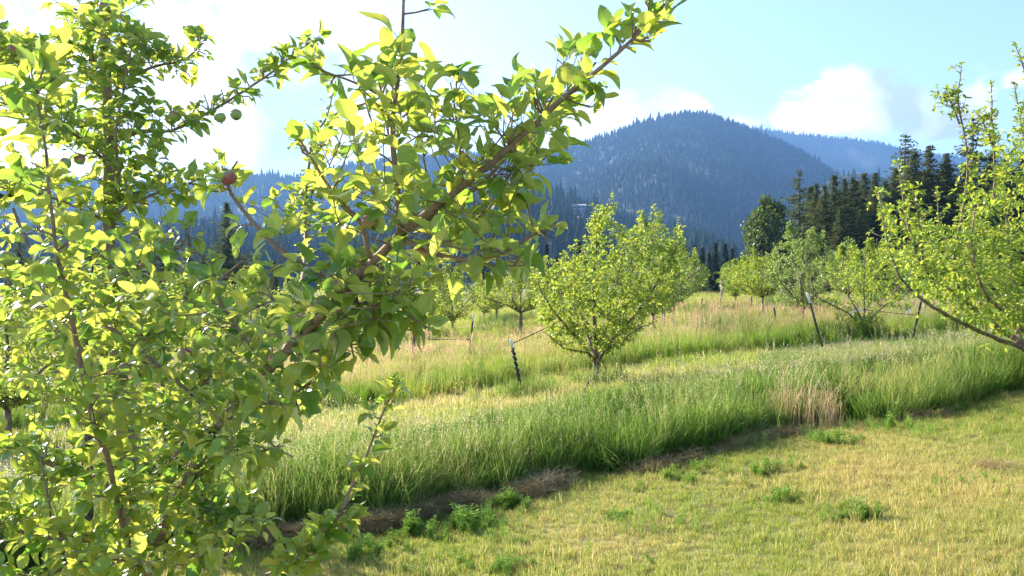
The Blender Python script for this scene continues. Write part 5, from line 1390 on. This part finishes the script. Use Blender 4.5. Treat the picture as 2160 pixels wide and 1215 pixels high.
# mown alley and the meadow beyond
x, y = zone_pts(26000, 9.5, 60, 5, .8, .80, lambda x, y, r: (q_of(x, y) > 9.9) & (band(x, y) < .5))
scatter('alley_grass', 'short yellow grass in the mown alley behind the tall strip', xyz(x, y), rng.uniform(.8, 1.5, len(x)) * (1 + y / 60), C_LAWN, 'grass', 5)
x, y = zone_pts(30000, 12, 97, 6, 1.45, .80, lambda x, y, r: (q_of(x, y) > 13.5) & (r.random(len(x)) < .25 + band(x, y)))
sc_ = (.14 + .72 * band(x, y)) * rng.uniform(.6, 1.15, len(x)) * (1 + y / 160) * .74
scatter('meadow_grass', 'yellow green meadow grass with pinkish seed heads between the far trees', xyz(x, y), sc_, C_MEAD, 'grass', 6, zs=1 / (1 + y / 160))
x, y = zone_pts(5000, 14, 80, 7, 1.3, .80, lambda x, y, r: (q_of(x, y) > 17) & (band(x, y) > .5) & (fbm(x * .25, y * .25, 3, 99) > .5))
scatter('dark_green_weeds', 'dark green taller weed patches in the far orchard rows', xyz(x, y), rng.uniform(.5, .95, len(x)), C_DARK, 'weeds', 7)
x, y = zone_pts(1500, 3.5, 12, 48, .8, .80, lambda x, y, r: (qn(x, y) < 6.9) & (qn(x, y) > 2) & (fbm(x * 1.1 + 3, y * 1.1, 3, 900) + r.normal(0, .04, len(x)) + .06 * (qn(x, y) > 5.6) > .57))
scatter('low_weeds', 'low clover and small weeds spread through the mown grass', xyz(x, y), rng.uniform(.12, .38, len(x)), C_WEED, 'weeds', 48, tilt=.3)
# hay heap along the edge of the tall grass
t_ = rng.random(1300); hx = -1.7 + 2.6 * t_; hq = 6.60 + rng.normal(0, .08, 1300); hy = hq + .45 * hx - EDGE_N(hx, hx * .45 + 6.5)
hk = (fbm(hx * 1.3, hy * 1.3, 3, 321) > .36)
hp = xyz(hx, hy); hp[:, 2] += np.clip(.10 * np.exp(-((hq - 6.45) / .17) ** 2) * rng.random(1300), 0, .1)
scatter('hay_windrow', 'heap of brown dried cut grass along the foot of the tall grass', hp[hk], rng.uniform(.4, .75, hk.sum()), C_HAY, 'hay', 8, tilt=.25)
hx2 = 1.0 + 6.5 * rng.random(350); hq = 6.62 + rng.normal(0, .07, 350); hy2 = hq + .45 * hx2 - EDGE_N(hx2, hx2 * .45 + 6.5)
k_ = fbm(hx2 * 1.5, hy2 * 1.5, 3, 322) > .5
scatter('hay_scraps', 'thin scraps of brown hay along the shaded grass edge at right', xyz(hx2[k_], hy2[k_], .01), rng.uniform(.6, 1., k_.sum()), C_HAY, 'hay', 9, tilt=.2)


def clump(name, cat, px, py, w, hgt, label, fn, mat, count, seed, group, **kw):
    w = w * (1.5 if name == 'weed_clump' else 1.)
    x, y = gp(px, py); r = np.random.default_rng(seed); o_ = np.array([x, y, float(ground_z(x, y))]); mb = MB()
    for i in range(count):
        a = r.uniform(0, 6.28); q = w * r.random() ** .6 * (1 + .5 * math.sin(a * 3 + seed) * (name == 'weed_clump')); t = fn(seed * 31 + i, **kw); s = hgt * ((.58 + .55 * r.random() ** 3) if name == 'weed_clump' else 1.) * (1 - .55 * q / w) * r.uniform(.8, 1.15)
        ox, oy = math.cos(a) * q, math.sin(a) * q * .8
        V = np.concatenate(t.v) * s; A = np.concatenate(t.a); V = V + [ox, oy, float(ground_z(x + ox, y + oy)) - o_[2]]
        Q = np.concatenate(t.q); mb.add(V, Q, A=A)
    o = mb.obj(name, mat); o.location = o_; tag(o, label, cat, group); return o


WG = 'leafy weed clumps in the mown grass'
for i, (px, py, w, h, lb) in enumerate([(1812, 1090, .20, .42, 'isolated bright green weed clump alone in the right of the lawn'), (1068, 1075, .14, .5, 'bright weed clump in front of the hay heap'), (985, 1115, .22, .55, 'weed clump at the shadow edge left of the hay heap clump'),
                                          (870, 1130, .26, .5, 'wide weed clump at the shadow edge near the near tree shoot'), (790, 1165, .2, .45, 'weed clump just right of the lower leaves of the near tree'), (1425, 1010, .28, .38, 'spreading weed clump just before the dark foot of the tall grass'),
                                          (1590, 1000, .25, .42, 'weed clump in the lawn right of the spreading one'), (1750, 935, .22, .5, 'weed clump below the straw coloured tuft'), (1060, 1200, .28, .32, 'low weed patch at the bottom edge, centre'),
                                          (930, 1195, .24, .3, 'low weed patch at the bottom edge left of the centre one'), (1655, 1055, .13, .32, 'small weed clump between the isolated clump and the grass edge'), (1300, 1095, .12, .22, 'tiny weed clump in the middle of the lawn'),
                                          (2020, 1020, .2, .25, 'faint low weed clump near the right side of the lawn'), (2010, 870, .4, .4, 'long weed patch along the shaded edge at right'), (1880, 905, .3, .38, 'weed patch in the shaded edge left of the long patch'), (1380, 1200, .3, .14, 'flat clover patch at the bottom of the lawn')]):
    clump('weed_clump', 'weed clump', px, py, w, h, lb, tuft_weed, M_WEED, int(16 + 50 * w), 700 + i, WG, n=7, rad=.07, H=(.16, .34), leaf=.05)
clump('straw_clump', 'dry grass', 1690, 900, .50, 1.15, 'pale straw coloured dry grass tuft at the front of the tall strip', tuft_straw, M_STRAW, 34, 801, None, n=22, rad=.16, L=(.3, .58))
clump('straw_clump', 'dry grass', 1815, 872, .40, .95, 'smaller dry straw tuft leaning right of the pale one', tuft_straw, M_STRAW, 12, 802, None, n=16, rad=.12, L=(.3, .62))
clump('hay_heap', 'hay', 2095, 985, .13, 1., 'small brown hay heap lying on the lawn at right', tuft_straw, M_HAY, 16, 803, None, n=60, rad=.1, L=(.06, .16), flat=True)
clump('hay_heap', 'hay', 2150, 1000, .22, 1., 'pale loose hay scattered at the right edge of the lawn', tuft_straw, M_STRAW, 9, 804, None, n=40, rad=.16, L=(.06, .16), flat=True)
clump('hay_heap', 'hay', 1290, 985, .2, 1.1, 'thicker rust brown end of the hay heap before the tall grass', tuft_straw, M_HAY, 26, 805, None, n=60, rad=.14, L=(.08, .2), flat=True)

# ------------------------------------------------------------------ haze
def haze():
    me_o = MB(); box(me_o, (0, 0, 0), (9000, 5900, 760))
    m, N, L = mat_new('haze_air')
    pv = N.new('ShaderNodeVolumePrincipled'); pv.inputs['Color'].default_value = (.18, .38, .80, 1); pv.inputs['Density'].default_value = .00018
    pv.inputs['Anisotropy'].default_value = .25
    out = N.new('ShaderNodeOutputMaterial'); L.new(pv.outputs[0], out.inputs['Volume'])
    h = me_o.obj('haze', m); h.location = (0, 2450, 360); tag(h, kind='stuff', label='thin blue haze in the valley air', cat='haze')


haze()
